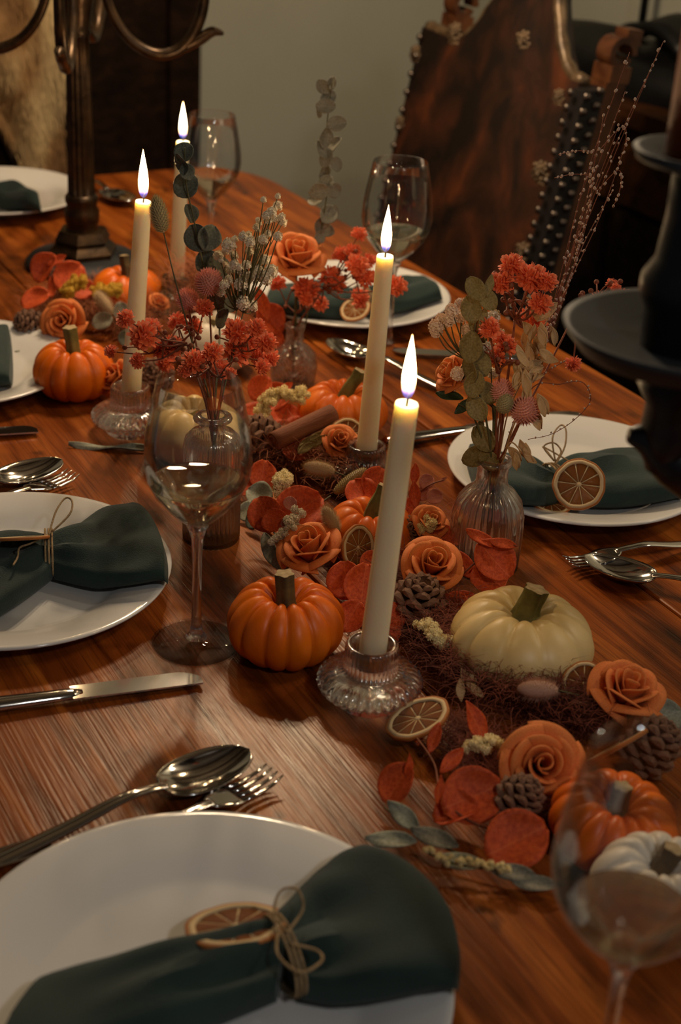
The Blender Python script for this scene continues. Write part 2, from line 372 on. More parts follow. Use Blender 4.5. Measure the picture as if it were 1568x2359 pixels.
M_STATICE = mat('yellow_cream_statice', (0.80, 0.62, 0.25), (0.92, 0.80, 0.48), rough=0.85, scale=200)
M_YELLOW = mat('yellow_flower', (0.62, 0.36, 0.02), (0.78, 0.52, 0.08), rough=0.8, scale=200)
M_BUNNY = mat('bunny_tail_fluff', (0.42, 0.27, 0.13), (0.58, 0.42, 0.25), rough=0.95, scale=120)
M_BUNNYP = mat('pink_bunny_tail_fluff', (0.50, 0.27, 0.18), (0.62, 0.40, 0.29), rough=0.95, scale=120)
M_MILLET = mat('millet_seeds', (0.20, 0.125, 0.028), (0.36, 0.25, 0.08), rough=0.6, scale=300)
M_REDGRASS = mat('dried_red_grass', (0.085, 0.014, 0.006), (0.20, 0.040, 0.015), rough=0.9, scale=40)
M_RUSTGRASS = mat('dried_rust_grass', (0.22, 0.052, 0.014), (0.38, 0.11, 0.035), rough=0.85, scale=40)
M_CONE = mat('pine_cone_scale', (0.13, 0.055, 0.028), (0.30, 0.15, 0.085), rough=0.75, scale=60, bump=0.4, bscale=300)
M_CINN = mat('cinnamon_bark', (0.17, 0.048, 0.016), (0.27, 0.085, 0.032), rough=0.8, scale=20, stretch=(1, 8, 8), bump=0.4, bscale=80)
M_RIND = mat('dried_orange_rind', (0.42, 0.115, 0.014), (0.55, 0.19, 0.03), rough=0.6, scale=120, bump=0.4, bscale=400)
M_PITH = mat('orange_pith', (0.62, 0.42, 0.20), (0.72, 0.55, 0.32), rough=0.8, scale=150)
M_FLESH = mat('dried_orange_flesh', (0.22, 0.055, 0.008), (0.42, 0.13, 0.02), rough=0.35, scale=160, bump=0.7, bscale=260, sss=0.2)
M_BRONZE = mat('dark_bronze', (0.022, 0.012, 0.006), (0.075, 0.040, 0.016), rough=0.34, metal=0.65, scale=45, bump=0.25, bscale=120)
M_IRON = mat('black_iron', (0.006, 0.006, 0.007), (0.012, 0.012, 0.014), rough=0.4, metal=0.3, scale=40)
M_PEWTER = mat('dark_pewter', (0.012, 0.013, 0.016), (0.030, 0.033, 0.037), rough=0.6, metal=0.25, scale=12)
M_LEATHER = mat('tooled_leather', (0.010, 0.005, 0.003), (0.125, 0.032, 0.009), rough=0.5, scale=12.0, stretch=(1.0, 1.0, 0.8), lo=0.40, hi=0.70, bump=0.9, bscale=24, detail=8, distort=0.45, c3=(0.045, 0.014, 0.006))
M_STUD = mat('brass_stud', (0.14, 0.11, 0.09), rough=0.3, metal=0.9)
M_EDGE = mat('chair_edge_leather', (0.005, 0.004, 0.005), (0.012, 0.009, 0.009), rough=0.5, scale=30)
M_CARVED = mat('carved_walnut', (0.055, 0.018, 0.008), (0.15, 0.055, 0.020), rough=0.3, scale=18, bump=0.3)
M_GILT = mat('worn_gilt', (0.05, 0.028, 0.012), (0.20, 0.13, 0.07), rough=0.4, metal=0.3, scale=40, bump=0.5, bscale=70)
M_FUR = mat('cream_fur', (0.075, 0.030, 0.010), (0.50, 0.37, 0.19), rough=0.95, scale=3.6, stretch=(1.4, 1.4, 0.75), lo=0.40, hi=0.60, detail=6, distort=0.6, c3=(0.24, 0.13, 0.05))
M_BLACK = mat('black_vinyl', (0.003, 0.003, 0.0035), (0.007, 0.007, 0.0075), rough=0.45, spec=0.3, scale=20, bump=0.2)
M_YCER = mat('yellow_ceramic', (0.40, 0.30, 0.05), rough=0.35)

# ------------------------------------------------------------------ room shell
def struct(name, mb, m, smooth=False): return put(name, mb.mesh(name, m, smooth), kind='structure')
S_BACK, T_RIGHT = 3.35, 2.15
def wbox(s0, s1, t0, t1, z0, z1):
    mb = MB(); mb.box((s0, t0, z0), (s1, t1, z1))
    for v in mb.v: p = TA * v.x + TN * v.y; v.x, v.y = p.x, p.y
    for f in mb.f: f.reverse()
    return mb
struct('floor', wbox(-2.2, S_BACK, -1.9, T_RIGHT, -0.05, 0.0), M_FLOOR)
struct('ceiling', wbox(-2.2, S_BACK + 0.1, -1.9, T_RIGHT + 0.1, 2.48, 2.56), M_CEIL)
struct('wall_back', wbox(S_BACK, S_BACK + 0.1, -1.9, T_RIGHT + 0.1, 0.0, 2.5), M_WALL)
struct('wall_right', wbox(-2.2, S_BACK, T_RIGHT, T_RIGHT + 0.1, 0.0, 2.5), M_WALL)
for k in range(7):
    put('beam', wbox(-1.6 + k * 0.75, -1.48 + k * 0.75, -1.9, T_RIGHT, 2.36, 2.475).mesh('beam', M_DARKWOOD, False), bpy.data.objects['ceiling'])

def back_pt(x, y):                          # point of the back wall seen at a pixel
    d = ray(x, y); k = (S_BACK - CAM.dot(TA)) / d.dot(TA); return CAM + d * k

# dark door with its frame in the back wall
def on_back(t0, t1, z0, z1, d0, d1): return wbox(S_BACK - d1, S_BACK - d0, t0, t1, z0, z1)
door = root('door_1', (0, 0, 0), None, None, kind='structure')
put('leaf', on_back(0.42, 1.34, 0.0, 2.02, 0.0, 0.035).mesh('door_leaf', M_DARKWOOD, False), door)
for t0 in (0.50, 0.92):
    for z0, z1 in ((0.15, 0.85), (1.0, 1.9)):
        put('panel', on_back(t0, t0 + 0.34, z0, z1, 0.035, 0.047).mesh('door_panel', M_DARKWOOD, False), door)
put('jamb', on_back(1.34, 1.414, 0.0, 2.10, 0.0, 0.06).mesh('door_jamb', M_DARKWOOD, False), door)
put('jamb', on_back(0.35, 0.42, 0.0, 2.10, 0.0, 0.06).mesh('door_jamb', M_DARKWOOD, False), door)
put('lintel', on_back(0.42, 1.34, 2.02, 2.10, 0.0, 0.06).mesh('door_lintel', M_DARKWOOD, False), door)

# ------------------------------------------------------------------ dining table
ANG = atan2(TA.y, TA.x)
table = root('dining_table', (0, 0, 0), 'long aged pine dining table of wide planks, carrying the whole setting', 'table', M=Matrix.Rotation(ANG, 4, 'Z'))
S0, S1, TH = -0.40, 2.285, 0.042
edges = [0.05, 0.15, 0.537, 0.792, 1.064]
for k in range(4):
    t0, t1 = edges[k], edges[k + 1] - 0.0022
    poly = [(S0, -t0), (S0, -t1)]
    if k == 3:
        for i in range(7):
            q = i / 6 * pi / 2; poly.append((S1 - 0.13 + 0.13 * sin(q), -(t1 - 0.10 + 0.10 * cos(q))))
    elif False: pass
    else: poly.append((S1, -t1))
    if k == 0:
        for i in range(7):
            q = i / 6 * pi / 2; poly.append((S1 - 0.13 + 0.13 * cos(q), -(t0 + 0.10 - 0.10 * sin(q))))
    else: poly.append((S1, -t0))
    poly = poly[::-1]
    o = put('plank', MB().extrude(poly, T - TH, T).mesh('plank', M_TABLE, False), table)
    bv = o.modifiers.new('edge', 'BEVEL'); bv.width = 0.0022; bv.segments = 2
put('apron', MB().box((S0 + 0.12, -0.96, T - TH - 0.09), (S1 - 0.16, -0.16, T - TH)).mesh('apron', M_TABLE, False), table)
lg = MB().lathe([(0.035, 0), (0.045, 0.05), (0.03, 0.1), (0.05, 0.3), (0.055, 0.45), (0.035, 0.55), (0.055, 0.60), (0.055, T - TH - 0.085)], 20).mesh('table_leg', M_TABLE)
for s_ in (S0 + 0.2, S1 - 0.24):
    for t_ in (0.22, 0.90): put('leg', lg, table, Matrix.Translation((s_, -t_, 0)))

# ------------------------------------------------------------------ throne-like leather chair
chair = root('armchair', st(1.95, 1.35, -T), 'tall carved armchair with mottled brown tooled-leather back and studded edge', 'armchair')
KZ = 0.20                                   # the back leans away from the table
def cb(s, z, dep=0.0):                      # point on the chair back: s along the table, z above table top, dep outward (towards table)
    return st(s, 1.30 + KZ * z - dep, z)
cs0, cs1 = 1.752, 2.185
CREST = [(0.0, 0.42), (0.03, 0.40), (0.07, 0.312), (0.10, 0.262), (0.125, 0.236), (0.15, 0.222), (0.30, 0.226)]
def crest(s):
    d = abs(s - 1.93)
    for (d0, z0), (d1, z1) in zip(CREST, CREST[1:]):
        if d <= d1: k = (d - d0) / (d1 - d0); return z0 + (z1 - z0) * k
    return 0.226
def chair_px(x, y):                         # (s, z) on the chair back seen at a pixel
    d = ray(x, y); k = (1.30 + KZ * (CAM.z - T) - CAM.dot(TN)) / (d.dot(TN) - KZ * d.z); P_ = CAM + d * k
    return P_.dot(TA), P_.z - T
CO = chair.location
n_ = 40
mb = MB()
for side in (0.0, 0.045):
    pass
def backpanel(u, v):
    s = cs0 + (cs1 - cs0) * u; z = -0.32 + (crest(s) + 0.32) * v
    bulge = 0.010 * sin(pi * u) * sin(pi * min(1, v * 1.1))
    return cb(s, z, bulge)
mb.grid(backpanel, n_, 24, thick=0.035)
put('back_panel', mb.mesh('back_panel', M_LEATHER, 'auto', CO), chair)
# studded near edge band
mb = MB()
def band(u, v): return cb(cs0 - 0.016 + 0.002 * u, -0.32 + 0.54 * v, 0.026 - 0.036 * u)
mb.grid(band, 2, 10, thick=0.026)
put('edge_band', mb.mesh('edge_band', M_EDGE, 'auto', CO), chair)
stud = MB().lathe([(0.0062, 0), (0.0055, 0.0025), (0.003, 0.0043), (0.0, 0.005)], 8, close=False).mesh('stud', M_STUD)
nrm = (cb(1.9, 0, 1) - cb(1.9, 0, 0)).normalized()
for k in range(26):
    z = -0.30 + k * 0.0205
    put('stud', stud, chair, mtx(cb(cs0 - 0.010, z + 0.003, 0.036) - CO, nrm))
    for j, dd in ((0, 0.020), (1, 0.000)):
        put('stud', stud, chair, mtx(cb(cs0 - 0.029, z + 0.007 * (j % 2), dd) - CO, -TA))
for k in range(18):
    put('stud', stud, chair, mtx(cb(cs1 - 0.006, -0.28 + k * 0.029, 0.022) - CO, nrm))
# gilt trim along the crest, with lumps
mb = MB(); pts = []
for k in range(31):
    s = cs0 + (cs1 - cs0) * k / 30; pts.append(cb(s, crest(s) + 0.004, 0.006))
mb.tube(pts, [0.0085 + 0.003 * (k % 2) for k in range(31)], 8)
put('crest_trim', mb.mesh('crest_trim', M_GILT, True, CO), chair)
mb = MB()
for i in range(26):
    a_ = i * 2.4; r_ = 0.0052 * sqrt(i)
    mb.ball((r_ * cos(a_), r_ * sin(a_), 0.008 - 0.25 * r_), (0.0062, 0.0062, 0.006), 6, 4)
ros = mb.mesh('rosette', M_GILT)
for x_, y_, k_ in ((1070, 80, 1.0), (1228, 100, 1.0), (1268, 400, 1.05), (1228, 585, 1.0), (978, 125, 0.8), (942, 285, 0.7), (918, 430, 0.5), (1310, 225, 0.7)):
    s, z = chair_px(x_, y_)
    put('rosette', ros, chair, mtx(cb(s, z, 0.016) - CO, nrm, None, 0.72 * k_))
# posts and scrolled finials
for s, zt in ((cs0 + 0.012, 0.225), (cs1 - 0.004, 0.225)):
    mb = MB()
    lo = [cb(s - 0.02, -0.76 + 0.0, -0.025), cb(s + 0.02, -0.76, -0.025), cb(s + 0.02, -0.76, -0.06), cb(s - 0.02, -0.76, -0.06)]
    hi = [cb(s - 0.02, zt, -0.025), cb(s + 0.02, zt, -0.025), cb(s + 0.02, zt, -0.06), cb(s - 0.02, zt, -0.06)]
    lo = [V((p.x, p.y, 0)) - (TN * 0.10 if True else 0) * 0 for p in lo]
    mb.v += lo + hi
    for f in ((0, 3, 2, 1), (4, 5, 6, 7), (0, 1, 5, 4), (1, 2, 6, 5), (2, 3, 7, 6), (3, 0, 4, 7)): mb.face(list(f))
    put('back_post', mb.mesh('back_post', M_CARVED, False, CO), chair)
    mb = MB()
    mb.box((-0.024, -0.030, -0.002), (0.024, 0.030, 0.03))
    t2 = MB()
    def scroll(u, v):
        q = u * 1.9 * pi; r = 0.030 - 0.010 * u
        return V((r * cos(q), (v - 0.5) * 0.046, 0.052 + r * sin(q)))
    t2.grid(scroll, 22, 3, thick=0.012); mb.add(t2)
    mb.box((0.004, -0.021, 0.070), (0.040, 0.021, 0.100))
    put('finial', mb.mesh('finial', M_CARVED, 'auto'), chair, mtx(cb(s, zt, -0.045) - CO, (0.1, 0.05, 1), TN, 0.72))
# seat, arms, front legs
def sb(s0, s1, t0, t1, z0, z1): 
    m_ = wbox(s0, s1, t0, t1, z0, z1); return m_
put('seat', sb(cs0 + 0.02, cs1 - 0.02, 0.86, 1.27, 0.42, 0.50).mesh('seat', M_LEATHER, False, CO), chair)
for s in (cs0 + 0.01, cs1 - 0.01):
    put('leg', sb(s - 0.022, s + 0.022, 0.84, 0.884, 0.0, 0.46).mesh('leg', M_CARVED, False, CO), chair)
put('stretcher', sb(cs0, cs1, 0.855, 0.875, 0.15, 0.20).mesh('stretcher', M_CARVED, False, CO), chair)

# ------------------------------------------------------------------ sideboard with the things on it
sbd = root('sideboard', st(2.05, 1.93, -T), 'brown wooden sideboard against the wall behind the carved armchair', 'sideboard')
SO = sbd.location
put('top', wbox(1.30, 2.62, 1.70, 2.14, T + 0.065, T + 0.095).mesh('sideboard_top', M_SIDEBOARD, False, SO), sbd)
put('body', wbox(1.34, 2.58, 1.76, 2.13, 0.12, T + 0.065).mesh('sideboard_body', M_DARKWOOD, False, SO), sbd)
for s0 in (1.36, 1.77, 2.18):
    dr = put('drawer', wbox(s0, s0 + 0.38, 1.742, 1.762, T - 0.085, T + 0.05).mesh('drawer', M_SIDEBOARD, False, SO), sbd)
    put('knob', MB().ball(st(s0 + 0.19, 1.732, -0.02) - SO, 0.012, 8, 6).mesh('knob', M_STUD), dr)
    put('door', wbox(s0, s0 + 0.38, 1.742, 1.762, 0.15, T - 0.10).mesh('door', M_DARKWOOD, False, SO), sbd)
for s0 in (1.34, 2.53):
    for t0 in (1.77, 2.07): put('leg', wbox(s0, s0 + 0.05, t0, t0 + 0.05, 0.0, 0.12).mesh('leg', M_DARKWOOD, False, SO), sbd)
# slumped black bag
bp0 = st(2.27, 1.86, 0.095)
bag = root('handbag', bp0, 'slumped black handbag lying on the sideboard', 'bag')
def bagf(u, v):
    q = 2 * pi * u; h = sin(pi * (v * 0.5)); r = (1 - v ** 3 * 0.9)
    return V((0.30 * cos(q) * r * (1 + 0.06 * sin(3 * q)), 0.12 * sin(q) * r, 0.082 * h * (1 + 0.12 * sin(2 * q + 1)) ))
put('body', MB().grid(bagf, 28, 10).mesh('bag_body', M_BLACK), bag, Matrix.Rotation(ANG, 4, 'Z'))
put('flap', MB().grid(lambda u, v: V((-0.02 - 0.16 * u, -0.07 + 0.14 * v, 0.080 + 0.050 * sin(pi * (0.15 + u * 0.75)) - 0.03 * abs(v - 0.5))), 8, 6, thick=0.022).mesh('bag_flap', M_BLACK), bag, Matrix.Rotation(ANG, 4, 'Z'))
hp = [V((0.10 * cos(pi * k / 12) - 0.04, 0.02, 0.075 + 0.030 * sin(pi * k / 12))) for k in range(13)]
put('handle', MB().tube(hp, 0.009, 8).mesh('bag_handle', M_BLACK), bag, Matrix.Rotation(ANG, 4, 'Z'))
lp0 = st(2.565, 2.085, 0.095)
lampst = root('lamp_stand', lp0, 'thin black lamp pole rising behind the black handbag', 'lamp')
put('base', MB().lathe([(0.05, 0), (0.05, 0.01), (0.02, 0.018), (0.0, 0.018)], 20).mesh('lamp_base', M_IRON), lampst)
put('pole', MB().tube([(0, 0, 0.01), (0, 0, 0.55)], 0.0085, 10).mesh('lamp_pole', M_IRON), lampst)
put('shade', MB().lathe([(0.065, 0.50), (0.045, 0.62)], 24, close=False).mesh('lamp_shade', M_WALL), lampst)
yv = put('bottle_vase', MB().lathe([(0.0, 0.0), (0.035, 0.0), (0.045, 0.03), (0.042, 0.06), (0.02, 0.085), (0.014, 0.10), (0.018, 0.115), (0.0, 0.112)], 20, close=False).mesh('bottle_vase', M_YCER), None, Matrix.Translation(st(1.93, 1.80, 0.095)), 'small yellow ceramic vase on the sideboard beside the black handbag', 'vase')

# ------------------------------------------------------------------ chair with a hide over its back, at the table's far end
fc = root('hide_chair', st(2.62, 0.70, -T), 'dark chair at the table end with a cream and brown fur hide over its back', 'chair')
FO = fc.location
put('backrest', wbox(2.64, 2.68, 0.44, 0.90, 0.45, T + 0.36).mesh('hide_backrest', M_DARKWOOD, False, FO), fc)
put('seat', wbox(2.36, 2.68, 0.45, 0.89, 0.42, 0.46).mesh('hide_seat', M_DARKWOOD, False, FO), fc)
for s0 in (2.37, 2.635):
    for t0 in (0.455, 0.845): put('leg', wbox(s0, s0 + 0.04, t0, t0 + 0.04, 0.0, 0.42).mesh('leg', M_DARKWOOD, False, FO), fc)
def hide(u, v):
    t = 0.40 + 0.445 * u
    z = 0.37 - v * (0.52 - 0.17 * sin(3.3 * u * pi + 0.6) * (0.35 + 0.65 * v)) 
    lump = 0.020 * sin(9 * u + 5 * v) * sin(7 * v + 2) + 0.014 * sin(17 * u - 9 * v) + 0.03 * v
    return st(2.61 - lump, t + 0.02 * v * u, z)
hm = MB().grid(hide, 34, 26, thick=0.02)
hd = put('fur_hide', hm.mesh('fur_hide', M_FUR, True, FO), fc)
random.seed(3); mb = MB()
for k in range(5200):
    u, v = random.random(), random.random(); p = hide(u, v); q = hide(u, min(1, v + 0.02))
    d = (q - p).normalized(); d = (d + V((random.uniform(-.4, .4), random.uniform(-.4, .4), random.uniform(-.5, .1))) - TA * 0.5).normalized()
    x = d.cross(TA).normalized(); l = random.uniform(0.012, 0.03); b_ = len(mb.v); p = p - TA * 0.010
    mb.v += [p - x * 0.0016, p + x * 0.0016, p + d * l]; mb.face([b_, b_ + 1, b_ + 2])
put('hairs', mb.mesh('hide_hairs', M_FUR, False, FO), hd, kind='stuff')

# ------------------------------------------------------------------ candelabra
def arm_tube(pts, rads, m, seg=10):
    # smooth through control points
    P = [V(p) for p in pts]; out = []; rr = []
    n = len(P)
    for i in range(n - 1):
        p0, p1, p2, p3 = P[max(i - 1, 0)], P[i], P[i + 1], P[min(i + 2, n - 1)]
        for k in range(6):
            t = k / 6.0
            out.append(0.5 * ((2 * p1) + (p2 - p0) * t + (2 * p0 - 5 * p1 + 4 * p2 - p3) * t * t + (3 * p1 - p0 - 3 * p2 + p3) * t ** 3))
            rr.append(rads[i] + (rads[i + 1] - rads[i]) * t)
    out.append(P[-1]); rr.append(rads[-1])
    return MB().tube(out, rr, seg)
def spline(pts, k_=6):
    P = [V(p) for p in pts]; out = []; n = len(P)
    for i in range(n - 1):
        p0, p1, p2, p3 = P[max(i - 1, 0)], P[i], P[i + 1], P[min(i + 2, n - 1)]
        for k in range(k_):
            t = k / k_
            out.append(0.5 * ((2 * p1) + (p2 - p0) * t + (2 * p0 - 5 * p1 + 4 * p2 - p3) * t * t + (3 * p1 - p0 - 3 * p2 + p3) * t ** 3))
    out.append(P[-1]); return out

CB = at(192, 612)
cbr = root('candelabra', CB, 'tall dark bronze candelabra with fluted column behind the far orange pumpkin', 'candelabra')
put('foot', MB().lathe([(0.0, 0.0), (0.074, 0.0), (0.076, 0.006), (0.070, 0.013), (0.045, 0.018), (0.0, 0.018)], 40, close=False).mesh('candelabra_foot', M_PEWTER), cbr)
hexm = lambda a, i, r, z: 1.0 / max(0.866, cos((a + pi / 6) % (pi / 3) - pi / 6)) * 0.95
put('base', MB().lathe([(0.0, 0.015), (0.042, 0.015), (0.043, 0.024), (0.033, 0.034), (0.035, 0.038), (0.029, 0.05), (0.0, 0.052)], 36, hexm, close=False).mesh('candelabra_base', M_BRONZE, 'auto'), cbr)
put('knop', MB().lathe([(0.022, 0.045), (0.0215, 0.052), (0.0205, 0.056), (0.0225, 0.062), (0.0228, 0.075), (0.0195, 0.082), (0.0215, 0.088), (0.0215, 0.093), (0.0185, 0.097)], 28).mesh('candelabra_knop', M_BRONZE), cbr)
fl = lambda a, i, r, z: 1.0 - 0.15 * (0.5 + 0.5 * cos(14 * a)) if 0 < i < 9 else 1.0
put('fluted_column', MB().lathe([(0.0185, 0.094)] + [(0.0175 - 0.0028 * k / 8, 0.098 + 0.197 * k / 8) for k in range(9)] + [(0.0165, 0.297)], 84, fl).mesh('fluted_column', M_BRONZE), cbr)
put('capital', MB().lathe([(0.0145, 0.295), (0.0175, 0.299), (0.0155, 0.304), (0.0165, 0.312), (0.020, 0.335), (0.0235, 0.345), (0.0235, 0.355), (0.012, 0.36), (0.010, 0.46), (0.016, 0.47), (0.0, 0.475)], 28, close=False).mesh('capital', M_BRONZE), cbr)
ARMDIRS = [V((1, 0.10, 0)), V((-1, -0.15, 0)), V((0.06, -1.0, 0)), V((0.02, 1, 0))]
ARM_ENDS = []
for d in ARMDIRS:
    d = d.normalized(); L_ = 0.165
    P_ = lambda h, z: d * h + V((0, 0, z))
    pts = [P_(0.012, 0.40), P_(0.028, 0.385), P_(0.040, 0.33), (P_(0.065, 0.292)), P_(0.100, 0.276), P_(0.132, 0.288), P_(0.152, 0.325), P_(0.158, 0.372)]
    arm = put('arm', arm_tube(pts, [0.006, 0.006, 0.0062, 0.0066, 0.0075, 0.0080, 0.0072, 0.0062], M_BRONZE).mesh('candelabra_arm', M_BRONZE), cbr)
    put('leaf_tip', arm_tube([P_(0.128, 0.284), P_(0.150, 0.296), P_(0.166, 0.306), P_(0.180, 0.304)], [0.007, 0.0075, 0.0065, 0.002], M_BRONZE).mesh('leaf_tip', M_BRONZE), arm)
    put('cup', MB().lathe([(0.0, 0.0), (0.010, 0.0), (0.028, 0.010), (0.029, 0.013), (0.014, 0.012), (0.014, 0.035), (0.016, 0.038), (0.011, 0.038), (0.011, 0.014), (0.0, 0.014)], 24, close=False).mesh('candle_cup', M_BRONZE), arm, Matrix.Translation(P_(0.158, 0.372)))
    ARM_ENDS.append(CB + P_(0.158, 0.386))

# the black candelabra whose arm reaches in from the right, close to the camera
AXP = aty(1578, 800, 0.80)
RC = AXP + V((0.17, -0.035, 0)); RC.z = T
rcb = root('candelabra', RC, 'black iron candelabra in front of the plate with napkin at the right border', 'candelabra')
put('base', MB().lathe([(0.0, 0), (0.08, 0), (0.082, 0.008), (0.06, 0.02), (0.03, 0.035), (0.0, 0.036)], 36, close=False).mesh('iron_base', M_IRON), rcb)
put('column', MB().lathe([(0.02, 0.03), (0.024, 0.06), (0.016, 0.09), (0.015, 0.36), (0.02, 0.38), (0.014, 0.40), (0.0, 0.41)], 28).mesh('iron_column', M_IRON), rcb)
def rp(x, y, Y=0.80): return aty(x, y, Y) - RC
tip = rp(1446, 1002); ax = AXP - RC
arm = put('arm', arm_tube([V((0, 0, 0.36)), V((-0.03, 0, 0.335)), rp(1760, 1150), rp(1660, 1125), rp(1560, 1060), rp(1500, 1015), tip], [0.012, 0.012, 0.014, 0.017, 0.017, 0.011, 0.004], M_IRON, 14).mesh('iron_arm', M_IRON), rcb)
zt = AXP.z - T
put('socket', MB().lathe([(0.0, -0.075), (0.012, -0.075), (0.018, -0.05), (0.017, -0.035), (0.024, -0.022), (0.020, -0.012), (0.026, 0.0), (0.026, 0.022), (0.030, 0.030), (0.030, 0.040), (0.024, 0.050), (0.0215, 0.075), (0.0215, 0.095), (0.012, 0.100), (0.0, 0.101)], 32, close=False).mesh('socket', M_IRON), arm, Matrix.Translation(ax))
put('drip_dish', MB().lathe([(0.0, -0.008), (0.035, -0.008), (0.060, 0.000), (0.068, 0.010), (0.0695, 0.013), (0.064, 0.0125), (0.045, 0.004), (0.0, 0.002)], 56, close=False).mesh('drip_dish', M_PEWTER), arm, Matrix.Translation(ax + V((0, 0, -0.002))))
put('candle_pan', MB().lathe([(0.0, 0.0), (0.018, 0.0), (0.038, 0.006), (0.040, 0.011), (0.036, 0.012), (0.017, 0.006), (0.0, 0.006)], 36, close=False).mesh('candle_pan', M_PEWTER), arm, Matrix.Translation(ax + V((-0.004, 0, 0.098))))
oc = root('candle', AXP + V((-0.004, 0, 0.104)), 'thick orange candle standing in the black iron candelabra', 'candle')
put('wax', MB().lathe([(0.0, 0.0), (0.0235, 0.0), (0.0225, 0.20), (0.017, 0.204), (0.0, 0.202)], 28, close=False).mesh('orange_candle_wax', M_WAX_O), oc)
put('wick', MB().tube([(0, 0, 0.20), (0, 0, 0.212)], 0.0009, 6).mesh('wick', M_WICK), oc)

# ------------------------------------------------------------------ candles
def make_flame(h, wd):
    prof = [(0.0, 0.0)]
    for k in range(1, 16):
        t = k / 16; r = wd * 0.5 * (sin(pi * min(1, t ** 0.62)) ** 0.9) * (1 - 0.25 * t); prof.append((max(r, 0.0), h * t))
    prof.append((0.0, h)); return MB().lathe(prof, 20, close=False)
def candle(base, zb, ztop_px, wbase, wtop, flame_h, label, watts=0.24, mat_=M_WAX):
    top = ztop_px; ax_ = (top - base); L_ = ax_.length
    c = root('taper_candle', base, label, 'candle', 'ivory taper candles along the table', M=mtx(base, ax_))
    prof = [(0.0, 0.0), (wbase / 2, 0.0)] + [(wbase / 2 + (wtop - wbase) / 2 * k / 8, L_ * k / 8 * 0.99) for k in range(1, 9)] + [(wtop / 2 * 0.93, L_), (wtop / 2 * 0.7, L_ - 0.0008), (wtop / 2 * 0.35, L_ - 0.0025), (0.0, L_ - 0.003)]
    put('wax', MB().lathe(prof, 28, close=False).mesh('candle_wax', M_WAX if mat_ is None else mat_), c)
    put('wick', MB().tube([(0, 0, L_ - 0.004), (0.0002, 0, L_ + 0.003), (0.0012, 0, L_ + 0.008)], 0.0009, 6).mesh('wick', M_WICK), c)
    fo = put('flame', make_flame(flame_h, 0.0105).mesh('flame', M_FLAME), None)
    fo.parent = c
    R_ = mtx((0, 0, 0), ax_).to_3x3().to_4x4().inverted()
    fo.matrix_local = Matrix.Translation((0, 0, L_ + 0.0025)) @ R_
    lo_ = lamp('candle_glow', top + V((0, 0, 0.5 * flame_h)), watts, (1.0, 0.66, 0.34), 0.006)
    return c
def vertical_top(base, y_px, lean_px=0.0, x_px=None):
    # the point above base whose picture is at row y (and, when given, column x, at the same distance into the room)
    lo, hi = 0.0, 0.6
    for _ in range(40):
        m = (lo + hi) / 2
        if proj(base + V((0, 0, m)))[1] > y_px: lo = m
        else: hi = m
    p = base + V((0, 0, lo))
    if x_px is not None: p = aty(x_px, y_px, base.y)
    return p

def holder_mesh(r, h, m, ribs=36, cup=0.0195, name='candle_holder'):
    prof = [(0.0, 0.0006), (r * 0.60, 0.0), (r * 0.64, 0.0015), (r * 0.64, 0.0055), (r * 0.69, 0.0070), (r * 0.90, 0.0110), (r * 0.985, 0.0150), (r, 0.0180), (r * 0.965, 0.0215), (r * 0.82, 0.0250), (r * 0.62, 0.0270),
            (cup * 1.05, 0.0285), (cup * 1.02, h - 0.004), (cup * 0.98, h - 0.001), (cup * 0.89, h), (cup * 0.77, h - 0.001), (0.0120, h - 0.005), (0.0112, h - 0.019), (0.0, h - 0.0195)]
    def md(a, i, rr, z):
        fl_ = 1 - abs(sin(ribs * a / 2))
        if 4 <= i <= 8: return 1 - 0.095 * fl_
        if 11 <= i <= 12: return 1 - 0.055 * fl_
        return 1.0
    return MB().lathe(prof, ribs * 6, md, close=False).mesh(name, m)
HB4, HB1, HB3, HB2 = at(848, 1612), at(301, 992), at(838, 1118), at(405, 716)
hm_ = holder_mesh(0.0400, 0.050, M_HOLDER, 34)
for P_, lab in ((HB4, 'ribbed clear glass candle holder in front of the cream pumpkin'), (HB1, 'ribbed clear glass candle holder beside the small left orange pumpkin')):
    put('candle_holder', hm_, None, Matrix.Translation(P_), lab, 'candle holder', 'glass candle holders')
put('candle_holder', holder_mesh(0.036, 0.044, M_HOLDER_G, 24, 0.0185), None, Matrix.Translation(HB3), 'grey glass candle holder with thick round rim among the red leaves', 'candle holder', 'glass candle holders')
put('candle_holder', holder_mesh(0.034, 0.046, M_HOLDER_T, 24, 0.0165), None, Matrix.Translation(HB2), 'teal tinted glass candle holder of the hindmost candle', 'candle holder', 'glass candle holders')
def up(P_, z): return P_ + V((0, 0, z))
candle(up(HB4, 0.0315), 0, aty(937, 928, HB4.y + 0.006), 0.0205, 0.0165, 0.047, 'tallest ivory taper candle, nearest, leaning in front of the small orange pumpkin')
candle(up(HB1, 0.0315), 0, aty(330, 463, HB1.y + 0.004), 0.0205, 0.0155, 0.047, 'ivory taper candle standing beside the dried grass head and the left orange pumpkin')
candle(up(HB3, 0.0255), 0, aty(887, 588, HB3.y + 0.004), 0.0200, 0.0155, 0.044, 'ivory taper candle in front of the wine glass by the far plate')
candle(up(HB2, 0.0275), 0, aty(421, 326, HB2.y + 0.004), 0.0195, 0.0155, 0.044, 'hindmost ivory taper candle behind the eucalyptus sprig')
for k, P_ in enumerate(ARM_ENDS):
    candle(P_, 0, P_ + V((0, 0, 0.15)), 0.02, 0.016, 0.044, 'ivory taper candle in the %s arm of the dark bronze candelabra' % ('right', 'left', 'front', 'back')[k], watts=0.35)

